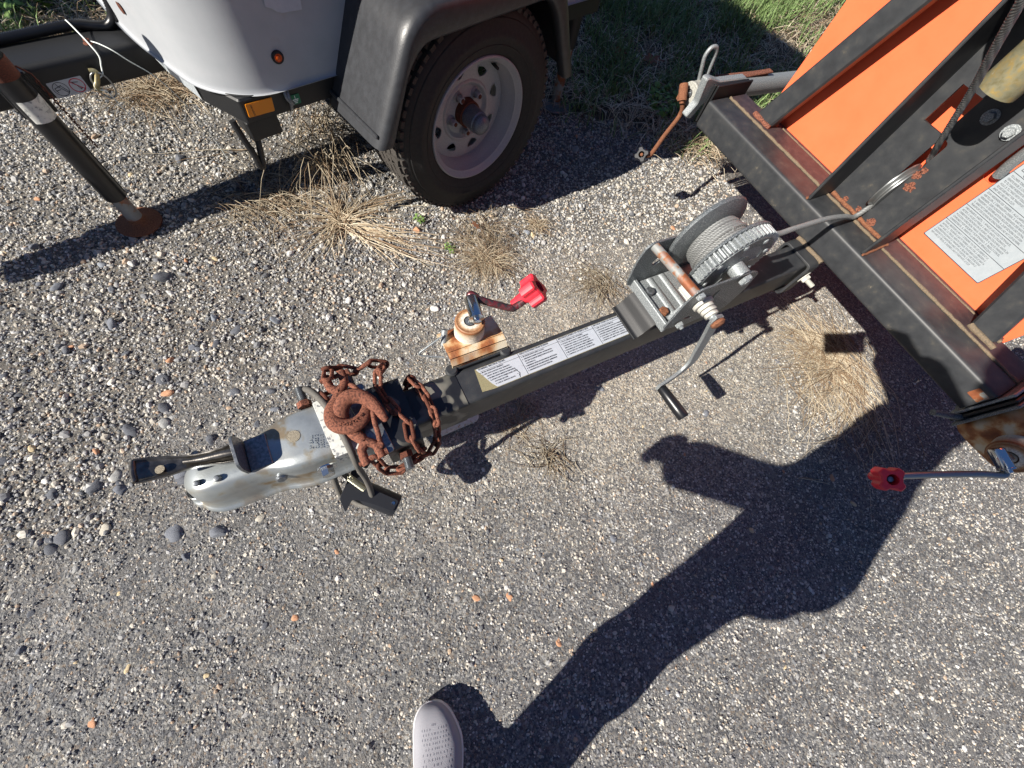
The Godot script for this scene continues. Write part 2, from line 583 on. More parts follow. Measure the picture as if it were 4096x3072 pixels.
func build_ground() -> void:
	dune.seed = 11
	dune.frequency = 0.06
	patch.seed = 21
	patch.frequency = 0.012
	# the surface between the loose stones: sand, tar and fine grains
	var size := 1024
	var cell := noise(0.125, 31, 1, FastNoiseLite.TYPE_CELLULAR)
	cell.fractal_type = FastNoiseLite.FRACTAL_NONE
	cell.cellular_return_type = FastNoiseLite.RETURN_CELL_VALUE
	var gap := noise(0.125, 31, 1, FastNoiseLite.TYPE_CELLULAR)
	gap.fractal_type = FastNoiseLite.FRACTAL_NONE
	gap.cellular_return_type = FastNoiseLite.RETURN_DISTANCE
	var cell2 := noise(0.30, 37, 1, FastNoiseLite.TYPE_CELLULAR)
	cell2.fractal_type = FastNoiseLite.FRACTAL_NONE
	cell2.cellular_return_type = FastNoiseLite.RETURN_CELL_VALUE
	var ia := cell.get_seamless_image(size, size, false, false, 0.04, false).get_data()
	var ib := gap.get_seamless_image(size, size, false, false, 0.04, false).get_data()
	var ic := cell2.get_seamless_image(size, size, false, false, 0.04, false).get_data()
	var id := noise(0.02, 41, 5).get_seamless_image(size, size).get_data()
	var step := ia.size() / (size * size)
	var tones := PackedByteArray()
	var palette := [[190, 186, 178], [104, 106, 112], [146, 146, 146], [226, 222, 210], [120, 120, 120], [84, 86, 92], [200, 190, 172], [160, 160, 160], [176, 170, 160], [112, 114, 120], [238, 236, 230], [168, 148, 128], [130, 130, 130], [94, 96, 100], [206, 200, 190], [150, 150, 150]]
	var out := PackedByteArray()
	out.resize(size * size * 3)
	var high := PackedByteArray()
	high.resize(size * size)
	for i in size * size:
		var k := i * step
		var a: Array = palette[(ia[k] * 7) & 15]
		var c: Array = palette[(ic[k] * 5) & 15]
		var g := clampf((ib[k] - 70) / 80.0, 0.0, 1.0)   # 0 in a stone's middle, 1 in the joint
		var d := id[k] / 255.0
		var big := 1.0 if ia[k] % 5 != 0 else 0.0
		var w := 0.6 * big * (1.0 - g * g)
		var dirt := 0.30 + 0.5 * d
		var j := i * 3
		for q in 3:
			var fine_tone: float = c[q] * 0.75 + 46.0 * dirt
			out[j + q] = int(clampf(lerpf(fine_tone, a[q], w), 0.0, 255.0))
		high[i] = int(clampf(90.0 + 110.0 * w + 0.22 * ic[k], 0.0, 255.0))
	var gm := StandardMaterial3D.new()
	gm.resource_name = "ground"
	gm.albedo_texture = ImageTexture.create_from_image(Image.create_from_data(size, size, false, Image.FORMAT_RGB8, out))
	gm.heightmap_enabled = true
	gm.heightmap_texture = ImageTexture.create_from_image(Image.create_from_data(size, size, false, Image.FORMAT_L8, high))
	gm.heightmap_scale = 0.4
	gm.roughness = 0.95
	gm.uv1_triplanar = true
	gm.uv1_scale = Vector3.ONE * 1.55
	gm.vertex_color_use_as_albedo = true
	var xs := spacing(-150.0, 150.0, -1.3, 2.6, 0.025, 14.0)
	var zs := spacing(-150.0, 150.0, -2.6, 1.1, 0.025, 14.0)
	var st := mb()
	st.set_smooth_group(0)
	for z in zs:
		for x in xs:
			var s := sandy(x, z)
			var l := loose(x, z)
			var n := 0.5 + 0.5 * patch.get_noise_2d(x * 420.0 + 77.0, z * 420.0)
			var col := Color(0.47, 0.475, 0.485).lerp(Color(0.40, 0.385, 0.36), l)
			col = col.lerp(Color(0.95, 0.90, 0.80), s * (0.7 + 0.3 * n))
			col *= 0.82 + 0.36 * n
			col = col.lerp(Color(0.16, 0.13, 0.09), grassy(x, z))
			st.set_color(col)
			st.add_vertex(Vector3(x, height(x, z), z))
	var w := xs.size()
	for j in zs.size() - 1:
		for i in w - 1:
			var a := j * w + i
			for q in [a, a + 1, a + w + 1, a, a + w + 1, a + w]:
				st.add_index(q)
	st.generate_normals()
	var g := put("ground", st.commit(), gm)
	g.set_meta("kind", "structure")
	build_stones(g)


func rock(sd: int, sub: int, rough: float) -> ArrayMesh:
	var rr := RandomNumberGenerator.new()
	rr.seed = sd
	var s := SphereMesh.new()
	s.radius = 1.0
	s.height = 2.0
	s.radial_segments = sub
	s.rings = sub / 2
	var a := s.get_mesh_arrays()
	var v: PackedVector3Array = a[Mesh.ARRAY_VERTEX]
	var cuts := []
	for i in 7:
		var d := Vector3(rr.randfn(), rr.randfn() * 0.8, rr.randfn()).normalized()
		cuts.append([d, rr.randf_range(0.55, 0.85)])
	var f := noise(0.9, sd, 2)
	for i in v.size():
		var p := v[i]
		for c in cuts:
			var over: float = p.dot(c[0]) - c[1]
			if over > 0.0:
				p -= c[0] * over * rough
		v[i] = p * (1.0 + 0.14 * f.get_noise_3dv(p * 1.6))
	var st := SurfaceTool.new()
	st.begin(Mesh.PRIMITIVE_TRIANGLES)
	st.set_smooth_group(0 if sub > 8 else FLAT)
	var idx: PackedInt32Array = a[Mesh.ARRAY_INDEX]
	for k in idx:
		st.add_vertex(v[k])
	st.generate_normals()
	st.index()
	return st.commit()


func stone_tone(sand: float) -> Color:
	var t := R.randf()
	var c: Color
	if t < 0.28:
		c = Color(0.12, 0.125, 0.135).lerp(Color(0.22, 0.225, 0.235), R.randf())
	elif t < 0.54:
		c = Color(0.26, 0.26, 0.26).lerp(Color(0.44, 0.435, 0.425), R.randf())
	elif t < 0.84:
		c = Color(0.47, 0.43, 0.36).lerp(Color(0.68, 0.64, 0.56), R.randf())
	elif t < 0.95:
		c = Color(0.52, 0.52, 0.50).lerp(Color(0.70, 0.69, 0.66), R.randf())
	else:
		c = Color(0.44, 0.32, 0.22).lerp(Color(0.56, 0.44, 0.33), R.randf())
	return c.lerp(Color(0.60, 0.55, 0.46), sand * 0.35 * R.randf())


func pebble_basis(r: float, flatness: float) -> Basis:
	var b := Basis.from_euler(Vector3(R.randf_range(-0.5, 0.5), R.randf() * TAU, R.randf_range(-0.5, 0.5)))
	return b * Basis.from_scale(Vector3(r * R.randf_range(0.8, 1.35), r * flatness, r * R.randf_range(0.7, 1.05)))


func build_stones(g: Node3D) -> void:
	# loose gravel and the grit bedded in the asphalt
	var kinds := []
	for k in 4:
		kinds.append([rock(100 + k, 6, 0.8), []])
	var tries := 330000
	for i in tries:
		var x := R.randf_range(-1.45, 2.7)
		var z := R.randf_range(-2.6, 1.1)
		if z > 0.25 + 0.9 * (x + 1.0) + 0.5 or grassy(x, z) > 0.6:
			continue
		if x > 1.75 and z > -1.2 and z < 0.2 or z < -1.5 and x > -0.2 and R.randf() < 0.5:
			continue
		var l := loose(x, z)
		var s := sandy(x, z)
		var big := pow(R.randf(), 3.0)
		var r := lerpf(0.0019, 0.0050, big)
		if l > 0.5:
			r = lerpf(0.0024, 0.0066, big)
		if R.randf() < 0.06:
			r *= R.randf_range(1.5, 2.1)
		if s > 0.5:
			r *= 0.82
			if R.randf() < 0.25 * s:
				continue
		var sink := lerpf(-0.42, 0.25, l * (1.0 - 0.6 * s)) * r * 0.7
		var t := Transform3D(pebble_basis(r, R.randf_range(0.5, 0.85)), Vector3(x, height(x, z) + sink, z))
		kinds[i % 4][1].append([t, stone_tone(s)])
	var lots := []
	for k in kinds:
		var mm := MultiMesh.new()
		mm.transform_format = MultiMesh.TRANSFORM_3D
		mm.use_colors = true
		mm.mesh = k[0]
		mm.instance_count = k[1].size()
		for i in k[1].size():
			mm.set_instance_transform(i, k[1][i][0])
			mm.set_instance_color(i, k[1][i][1])
		var o := MultiMeshInstance3D.new()
		o.name = "gravel"
		o.multimesh = mm
		o.material_override = M.pebble
		g.add_child(o, true)
		o.set_meta("kind", "stuff")
	# the stones one can tell apart
	var shapes := []
	for k in 8:
		shapes.append(rock(200 + k, 14, 1.0))
	var tones := [c8(112, 116, 124), c8(150, 150, 148), c8(186, 180, 166), c8(206, 186, 148), c8(92, 95, 102), c8(196, 146, 112), c8(214, 212, 206), c8(132, 138, 146)]
	var mats := []
	for k in tones.size():
		var c: Color = tones[k]
		mats.append(mat("stone_tone_%d" % k, [[0.0, c.darkened(0.25)], [0.5, c], [1.0, c.lightened(0.18)]], 0.05, 20.0, 0.9, 0.0, "fine", 0.06))
	var known := [[-0.24, -0.287, 0.021, 3], [-0.606, -0.65, 0.027, 4], [-0.462, -1.118, 0.03, 4], [0.237, -1.308, 0.024, 6], [0.215, -1.30, 0.017, 6], [-0.16, -0.53, 0.012, 3], [-0.38, -0.30, 0.017, 2], [-0.27, -0.19, 0.022, 1], [-0.235, -0.20, 0.018, 7], [-0.69, -0.42, 0.02, 2], [0.30, -0.66, 0.016, 0], [0.33, -0.50, 0.018, 2], [0.36, -0.45, 0.02, 2], [0.40, -0.44, 0.021, 2], [0.37, -0.415, 0.016, 2], [0.70, -0.86, 0.012, 7], [0.86, -1.06, 0.02, 7], [-0.52, -1.30, 0.02, 1], [-0.14, -0.99, 0.018, 7], [-0.335, -1.63, 0.032, 4], [-0.18, -1.92, 0.03, 6], [-0.42, -0.83, 0.016, 0], [-0.49, -0.07, 0.02, 4], [-0.43, 0.06, 0.017, 1], [0.62, -0.25, 0.018, 0], [1.03, -0.18, 0.012, 5]]
	# dark lumps of broken asphalt in front of and behind the coupler
	for i in 46:
		var x := R.randf_range(-0.95, -0.25)
		var z := R.randf_range(-0.95, -0.22)
		if x > -0.45 and z < -0.23 and z > -0.42:
			continue
		var r := lerpf(0.010, 0.024, pow(R.randf(), 1.6))
		var o := put("stone", shapes[R.randi() % 8], mats[[4, 4, 0, 1][i % 4]], g)
		o.transform = Transform3D(pebble_basis(r, 0.6), Vector3(x, height(x, z) - 0.25 * r, z))
	for i in 250:
		var x: float
		var z: float
		var r: float
		var k: int
		var sink := 0.0
		if i < known.size():
			x = known[i][0]
			z = known[i][1]
			r = known[i][2] * 0.72
			k = known[i][3]
			sink = lerpf(-0.38, 0.1, loose(x, z)) * r
		else:
			x = R.randf_range(-0.95, 1.3)
			z = R.randf_range(-1.6, 0.75)
			if z > 0.25 + 0.9 * (x + 1.0) or (x > -0.2 and x < 0.1 and z > 0.15):
				continue
			r = lerpf(0.007, 0.016, pow(R.randf(), 2.0))
			k = R.randi() % tones.size()
			sink = lerpf(-0.45, 0.2, loose(x, z)) * r
		var o := put("stone", shapes[R.randi() % 8], mats[k], g)
		o.transform = Transform3D(pebble_basis(r, R.randf_range(0.5, 0.75)), Vector3(x, height(x, z) + sink, z))


# ---------------------------------------------------------------- the orange light tower trailer
func up_xf(at: Vector3) -> Transform3D:   # plate drawn in x and -z, thickness upwards
	return Transform3D(Basis(Vector3(1, 0, 0), Vector3(0, 0, -1), Vector3(0, 1, 0)), at)


func face_xf(at: Vector3) -> Transform3D:   # plate drawn in z and y, thickness towards the coupler
	return Transform3D(Basis(Vector3(0, 0, 1), Vector3(0, 1, 0), Vector3(-1, 0, 0)), at)


func side_xf(at: Vector3) -> Transform3D:   # plate drawn in x and y, thickness towards +z
	return Transform3D(Basis(), at)


func bar(st: SurfaceTool, x0: float, x1: float, y0: float, y1: float, z0: float, z1: float, r: float, along: int) -> void:
	# square tube with rounded long edges
	if along == 2:
		plate(st, side_xf(Vector3(0, 0, z0)), rounded(rect(x0, y0, x1, y1), r, 5), z1 - z0, 0.0, [], true)
	else:
		var o := rounded(rect(z0, y0, z1, y1), r, 5)
		plate(st, face_xf(Vector3(x1, 0, 0)), o, x1 - x0, 0.0, [], true)


func bead(st: SurfaceTool, a: Vector3, b: Vector3, r: float) -> void:
	var pts := []
	var rad := []
	var n := maxi(4, int((b - a).length() / 0.012))
	for i in n + 1:
		pts.append(a.lerp(b, float(i) / n) + Vector3(R.randf_range(-1, 1), R.randf_range(-0.5, 0.5), R.randf_range(-1, 1)) * r * 0.25)
		rad.append(r * R.randf_range(0.75, 1.2))
	tube(st, pts, rad, 7)


func knob(parent: Node, at: Vector3, dir: Vector3, r: float, material: Material, pin: Material, called := "knob") -> Node3D:
	var st := mb()
	var d := dir.normalized()
	var xf := axis(at, d)
	var o := PackedVector2Array()
	for i in 56:
		var a := TAU * i / 56
		o.append(Vector2.from_angle(a) * r * (0.86 + 0.14 * clampf(cos(a * 4.0) * 2.2, -1.0, 1.0)))
	var b := Basis(xf.basis.x, xf.basis.z * -1.0, xf.basis.y)
	plate(st, Transform3D(b, at - d * r * 0.55), o, r * 1.0, r * 0.1, [circle(Vector2.ZERO, r * 0.42, 18)])
	lathe(st, Transform3D(xf.basis, at - d * r * 1.75), [Vector2(r * 0.28, 0), Vector2(r * 0.36, 0), Vector2(r * 0.42, r * 0.9), Vector2(r * 0.62, r * 1.22), Vector2(0, r * 1.25)], 18)
	var k := obj(called, st, material, parent)
	st = mb()
	lathe(st, Transform3D(xf.basis, at - d * r * 0.6), [Vector2(0, 0), Vector2(r * 0.2, 0), Vector2(r * 0.2, r * 0.8), Vector2(0, r * 0.86)], 14)
	obj("knob_pin", st, pin, parent)
	return k


func build_tower_trailer() -> void:
	var t := thing("tower_trailer", "orange towable light tower trailer on a black frame with winch, jacks and coupler", "trailer", Vector3(1.3, 0, -0.29))
	var st := mb()
	bar(st, 1.2, 1.286, 0.382, 0.459, -0.822, 0.238, 0.011, 2)
	obj("crossbar", st, M.black_paint, t)
	st = mb()
	bar(st, 1.2865, 1.362, 0.382, 0.4588, -0.822, 0.238, 0.006, 2)
	obj("rear_tube", st, M.brown_paint, t)
	st = mb()
	box(st, Vector3(1.3745, 0.448, -0.29), Vector3(0.024, 0.012, 0.88), 0.002)
	obj("ledge", st, M.brown_paint, t)
	st = mb()
	bead(st, Vector3(1.2863, 0.4585, -0.82), Vector3(1.2863, 0.4585, 0.236), 0.0042)
	bead(st, Vector3(1.3625, 0.4570, -0.65), Vector3(1.3625, 0.4570, 0.09), 0.003)
	obj("weld_bead", st, M.seam_rust, t)
	# body
	st = mb()
	plate(st, face_xf(Vector3(1.3895, 0, 0)), rect(-0.738, 0.40, 0.158, 1.42), 0.003, 0.001, [rounded(rect(-0.196, 0.636, -0.148, 0.668), 0.012)])
	var panel := obj("front_panel", st, M.orange_paint, t)
	st = mb()
	box(st, Vector3(2.3, 0.92, -0.29), Vector3(1.80, 1.0, 0.894), 0.03)
	obj("housing", st, M.orange_paint, t)
	label_tower(panel)
	# mast
	st = mb()
	plate(st, face_xf(Vector3(1.309, 0, 0)), rect(-0.386, 0.46, -0.192, 2.0), 0.006, 0.0, [rect(-0.357, 0.675, -0.306, 0.75), rounded(rect(-0.302, 0.488, -0.279, 0.672), 0.011)])
	box(st, Vector3(1.257, 1.23, -0.389), Vector3(0.104, 1.54, 0.008), 0.002)
	box(st, Vector3(1.257, 1.23, -0.189), Vector3(0.104, 1.54, 0.008), 0.002)
	var mast := obj("mast", st, M.black_paint, t)
	st = mb()
	for z in [-0.392, -0.183]:
		bead(st, Vector3(1.202, 0.462, z), Vector3(1.305, 0.462, z), 0.004)
	bead(st, Vector3(1.301, 0.4625, -0.384), Vector3(1.301, 0.4625, -0.195), 0.006)
	obj("weld_bead", st, M.rust_orange, mast)
	for p in [[-0.262, 0.575, 0.013], [-0.272, 0.60, 0.011], [-0.27, 0.613, 0.008], [-0.30, 0.475, 0.010], [-0.255, 0.472, 0.012], [-0.345, 0.472, 0.008]]:
		var o := PackedVector2Array()
		st = mb()
		for i in 14:
			o.append(Vector2(p[0], p[1]) + Vector2.from_angle(TAU * i / 14) * p[2] * R.randf_range(0.6, 1.1))
		plate(st, face_xf(Vector3(1.3034, 0, 0)), o, 0.001)
		obj("rust_patch", st, M.rust, mast)
	for b in [[0.737, -0.268], [0.737, -0.219]]:
		st = mb()
		bolt(st, Vector3(1.302, b[0], b[1]), Vector3(-1, 0.1, 0), 0.0095, 0.011)
		obj("bolt", st, M.galvanised, mast)
	st = mb()
	lathe(st, axis(Vector3(1.332, 0.546, -0.2975), Vector3(0, 0, 1)), [Vector2(0, 0), Vector2(0.058, 0), Vector2(0.058, 0.003), Vector2(0.05, 0.0085), Vector2(0.05, 0.0105), Vector2(0.058, 0.016), Vector2(0.058, 0.019), Vector2(0, 0.019)], 40)
	obj("pulley", st, M.steel_rod, mast)
	st = mb()
	tube(st, [Vector3(1.16, 0.805, -0.268), Vector3(1.13, 1.5, -0.262)], 0.034, 24)
	obj("mast_cylinder", st, M.brass_tube, mast)
	st = mb()
	tube(st, [Vector3(1.386, 0.655, -0.175), Vector3(1.37, 0.688, -0.178), Vector3(1.352, 0.735, -0.178)], 0.011, 12)
	obj("latch_pin", st, M.galvanised, mast)
	# reel fixed to the front of the mast, above the picture; its shadow falls on the mast
	st = mb()
	lathe(st, axis(Vector3(1.06, 1.045, -0.285), Vector3(1, 0, 0)), [Vector2(0, 0), Vector2(0.112, 0), Vector2(0.112, 0.008), Vector2(0.07, 0.012), Vector2(0.07, 0.08), Vector2(0.112, 0.084), Vector2(0.112, 0.092), Vector2(0, 0.092)], 48)
	cyl(st, Vector3(1.1, 1.045, -0.285), Vector3(1.30, 1.045, -0.285), 0.03, 16)
	obj("cable_reel", st, M.frame_black, mast)
	# diagonal braces, tubes leaning in to the mast
	for s in [[-0.697, -0.40, 1.27], [0.116, -0.18, 1.20]]:
		st = mb()
		var dir := Vector3(0, s[2] - 0.46, s[1] - s[0])
		var l := dir.length()
		var u := dir / l
		var w := Vector3(1, 0, 0)
		box(st, Vector3(1.327, 0.455, s[0]) + dir * 0.5, Vector3(0.034, l, 0.060), 0.005, Basis(w, u, w.cross(u)))
		var br := obj("brace", st, M.black_paint, t)
		st = mb()
		bead(st, Vector3(1.309, 0.462, s[0] - 0.035), Vector3(1.309, 0.462, s[0] + 0.035), 0.007)
		bead(st, Vector3(1.346, 0.462, s[0] - 0.03), Vector3(1.346, 0.462, s[0] + 0.033), 0.005)
		obj("weld_bead", st, M.seam_rust if s[0] > 0.0 else M.rust, br)
	# rusty square hole near the right end of the crossbar
	st = mb()
	plate(st, face_xf(Vector3(1.2006, 0, 0)), rounded(rect(0.208, 0.420, 0.236, 0.445), 0.003), 0.0012)
	obj("rust_patch", st, M.galv_rust, t)
	build_beam(t)
	build_winch(t)
	build_coupler(t)
	tongue_jack(t)
	left_jack(t)
	right_jack(t)


func label_tower(panel: Node) -> void:
	var x := 1.3860
	var st := mb()
	plate(st, face_xf(Vector3(x, 0, 0)), rounded(rect(-0.165, 0.494, 0.008, 0.745), 0.004), 0.0006)
	obj("label_border", st, M.print_black, panel)
	st = mb()
	plate(st, face_xf(Vector3(x - 0.0006, 0, 0)), rounded(rect(-0.1632, 0.4958, 0.0062, 0.7432), 0.003), 0.0005)
	obj("instruction_label", st, M.label_grey, panel)
	var blocks := [
		["TO LOWER TOWER: 1. TURN OFF ALL LIGHTS AND ENGINE. 2. OPEN", "FISHEYE KNOB. 3. LOWER TOWER WITH WINCH UNTIL FULLY SEATED.", "TO TILT MAST HORIZONTAL FOR TRANSPORT: 4. INSERT PIN THROUGH", "HOLD. 5. TILT MAST WITH TOGGLE MOUNTED REMOTE. 6. LOWER BAR", "TO SECURE MAST FOR TRANSPORT. 7. POSITION LIGHT FIXTURES", "AND SECURE WITH CLIP."],
		["ZUM ABSENKEN DES TURMES: 1. ALLE LAMPEN UND DEN MOTOR", "ABSTELLEN. 2. DREHKNOPF LOESEN. 3. MAST MIT DER WINDE", "ABSENKEN. ZUM HORIZONTALEN ABSENKEN DES MASTES FUER DEN", "TRANSPORT: 4. FEDERBELASTETEN BOLZEN ZIEHEN UND FESTHALTEN.", "5. MAST MIT DER WINDE KIPPEN. 6. ZUM SICHERN FUER DEN", "TRANSPORT DIE SICHERUNG EINSCHIEBEN UND MIT CLIP SICHERN."],
		["PARA BAJAR EL MASTIL: 1. APAGUE LAS LUCES Y DETENGA EL", "MOTOR. 2. AFLOJE LA PERILLA. 3. BAJE EL MASTIL UTILIZANDO EL", "CABRESTANTE MONTADO EN EL MISMO. PARA COLOCAR EL MASTIL EN", "POSICION HORIZONTAL PARA EL TRANSPORTE: 4. HALE EL PASADOR", "CARGADO POR RESORTE Y SOSTENGALO. 5. BAJELO CON EL", "CABRESTANTE. 6. INSERTE LA BARRA DE REMOLQUE."],
		["POUR ABAISSER LE MAT: 1. ETEINDRE TOUTES LES LAMPES ET LE", "MOTEUR. 2. TOURNER LE MAT ET SERRER LE BOUTON. 3. ABAISSER LE", "MAT AVEC LE TREUIL MONTE DESSUS. POUR BASCULER LE MAT A", "L'HORIZONTALE AVANT LE TRANSPORT: 4. RELACHER L'AXE DE BLOCAGE", "A RESSORT ET LE MAINTENIR DANS CETTE POSITION. 5. BASCULER LE", "MAT AVEC LE TREUIL. 6. INSERER L'AXE ET FIXER AVEC LE CLIP."]]
	st = SurfaceTool.new()
	st.begin(Mesh.PRIMITIVE_TRIANGLES)
	var xf := face_xf(Vector3(x - 0.0012, 0, 0))
	var y := 0.664
	for b in blocks:
		for l in b:
			text(st, l, 0.0036, xf * Transform3D(Basis(), Vector3(-0.158, y, 0)), minf(1.0, 0.158 / (l.length() * 0.00316)), 0.0003, 5.0)
			y -= 0.00625
		y -= 0.0045
	obj("lettering", st, M.print_black, panel, false)
	st = mb()
	for k in 4:
		var yy := 0.672 - k * 0.042 if k > 0 else 0.6735
		plate(st, face_xf(Vector3(x - 0.0012, 0, 0)), rect(-0.163, yy, 0.006, yy + 0.0008), 0.0003)
	# small line drawings of the trailer and its mast
	var at3 := func(z: float, v: float) -> Vector3: return Vector3(x - 0.0014, v, z)
	for k in 3:
		var z0 := -0.155 + k * 0.055
		for seg in [[0, 0.682, 0.03, 0.682], [0, 0.682, 0, 0.70], [0.03, 0.682, 0.03, 0.70], [0, 0.70, 0.03, 0.70], [0.004, 0.70, 0.004 + 0.018 * k, 0.735], [0.010, 0.70, 0.010 + 0.018 * k, 0.735], [0.004 + 0.018 * k, 0.735, 0.010 + 0.018 * k, 0.735], [0.03, 0.684, 0.046, 0.684]]:
			tube(st, [at3.call(z0 + seg[0], seg[1]), at3.call(z0 + seg[2], seg[3])], 0.0005, 4)
		tube(st, [0, 1, 2, 3, 4, 5, 6, 7].map(func(i): return at3.call(z0 + 0.015 + 0.004 * cos(i * 0.785), 0.680 + 0.004 * sin(i * 0.785))), 0.0005, 4, true)
	obj("drawing", st, M.print_black, panel)


func build_beam(t: Node) -> void:
	var st := mb()
	bar(st, -0.06, 1.215, 0.277, 0.375, -0.319, -0.243, 0.009, 0)
	var beam := obj("tongue_beam", st, M.black_paint, t)
	st = mb()
	bar(st, 0.03, 0.142, 0.276, 0.3764, -0.3204, -0.2416, 0.009, 0)
	obj("worn_paint", st, M.peeled_paint, beam)
	# white label with four columns
	st = mb()
	plate(st, up_xf(Vector3(0, 0.3752, 0)), poly([0.178, 0.2555, 0.184, 0.3065, 0.574, 0.3065, 0.574, 0.2525, 0.205, 0.2525]), 0.0004)
	obj("glue_residue", st, M.glue, beam)
	st = mb()
	plate(st, up_xf(Vector3(0, 0.3757, 0)), rounded(poly([0.186, 0.3055, 0.572, 0.3055, 0.572, 0.2535, 0.2115, 0.2535, 0.204, 0.265, 0.196, 0.284]), 0.002), 0.0005)
	obj("towing_label", st, M.label_white, beam)
	var cols := [
		["TOWING INSTRUCTIONS", "1. READ OPERATOR'S MANUAL.", "2. USE HITCH RATED FOR TRAILER'S", "    GROSS VEHICLE WEIGHT RATING.", "3. SECURELY ATTACH TRAILER TO TOW VEHICLE.", "4. ATTACH SAFETY CHAINS USING CROSS", "    PATTERN BELOW.", "5. CHECK TRAILER LIGHTS."],
		["ABSCHLEPPINSTRUKTIONEN", "1. BETRIEBSVORSCHRIFT LESEN.", "2. ANHÄNGEVORRICHTUNG VERWENDEN,", "    DIE DER GESAMTBETRIEBSGEWICHTSKLASSE", "    ENTSPRICHT.", "3. ANHÄNGER SICHER AM ZUGFAHRZEUG BEFESTIGEN.", "4. SICHERHEITSKETTEN KREUZWEISE ANBRINGEN.", "5. ANHÄNGERLEUCHTEN PRÜFEN."],
		["INSTRUCCIONES DE REMOLQUE", "1. LEA EL MANUAL DEL OPERARIO.", "2. UTILICE UN ACOPLE CORRECTAMENTE", "    CLASIFICADO PARA LA CLASE DE PESO", "    BRUTO DEL VEHICULO DE REMOLQUE.", "3. ASEGURESE DE ACOPLAR CORRECTAMENTE EL", "4. FIJE EN CRUZ LAS CADENAS DE SEGURIDAD.", "5. CONTROLE LAS LUCES DEL REMOLQUE."],
		["INSTRUCTIONS DE REMORQUAGE", "1. LIRE LA NOTICE D'EMPLOI.", "2. UTILISER UN CROCHET D'ATTELAGE CONVENANT", "    AU POIDS NOMINAL BRUT DE LA REMORQUE.", "3. ATTACHER LA REMORQUE FERMEMENT AU VEHICULE.", "4. ATTACHER LES CHAINES DE SURETE EN", "    UTILISANT UNE METHODE CROISEE.", "5. VERIFIER LES LAMPES DE LA REMORQUE."]]
	st = SurfaceTool.new()
	st.begin(Mesh.PRIMITIVE_TRIANGLES)
	for k in 4:
		var x0: float = [0.190, 0.286, 0.383, 0.477][k]
		for i in cols[k].size():
			var l: String = cols[k][i]
			var z: float = -0.2995 if i == 0 else -0.2975 + 0.0056 * i
			var cap := 0.0040 if i == 0 else 0.0028
			var xs := x0 + (maxf(0.0, (i - 1) * 0.0034) if k == 0 and i > 1 else 0.0)
			text(st, l, cap, up_xf(Vector3(xs, 0.37645, z)), minf(1.0, (0.09 - (xs - x0)) / (l.length() * cap * 0.90)), 0.0003, 4.0)
	obj("lettering", st, M.print_black, beam, false)
	st = mb()
	box(st, Vector3(0.382, 0.3763, -0.2975), Vector3(0.378, 0.0004, 0.0007))
	for x in [0.283, 0.380, 0.474]:
		box(st, Vector3(x, 0.3764, -0.2795), Vector3(0.0007, 0.0004, 0.051))
	for s in [-1, 1]:
		tube(st, [Vector3(0.262, 0.3764, -0.270 + 0.006 * s), Vector3(0.268, 0.3764, -0.264), Vector3(0.264, 0.3764, -0.2565 + 0.002 * s)], 0.0006, 4)
	obj("ruled_line", st, M.print_black, beam)
	# strap that holds the beam under the crossbar
	st = mb()
	var shape := PackedVector2Array()
	var outer := rounded(rect(-0.333, 0.258, -0.229, 0.3815), 0.016, 5)
	var inner := rounded(rect(-0.326, 0.264, -0.236, 0.3765), 0.012, 5)
	plate(st, face_xf(Vector3(1.196, 0, 0)), outer, 0.042, 0.001, [inner])
	obj("beam_strap", st, M.black_paint, beam)
	st = mb()
	bead(st, Vector3(1.197, 0.383, -0.33), Vector3(1.197, 0.383, -0.232), 0.006)
	obj("weld_bead", st, M.seam_rust, beam)
	st = mb()
	bolt(st, Vector3(1.178, 0.335, -0.2288), Vector3(0.12, -0.06, 1), 0.0125, 0.011, 0.026)
	obj("strap_bolt", st, M.white_zinc, beam)
	# bent saddle that carries the winch
	st = mb()
	plate(st, side_xf(Vector3(0, 0, -0.327)), rounded(poly([0.546, 0.3758, 0.560, 0.3758, 0.574, 0.386, 0.588, 0.411, 0.60, 0.4215, 0.80, 0.4215, 0.80, 0.3758, 0.81, 0.3758, 0.81, 0.4275, 0.594, 0.4275, 0.578, 0.414, 0.566, 0.392, 0.554, 0.381, 0.546, 0.381]), 0.006), 0.092)
	obj("winch_saddle", st, M.frame_black, beam)


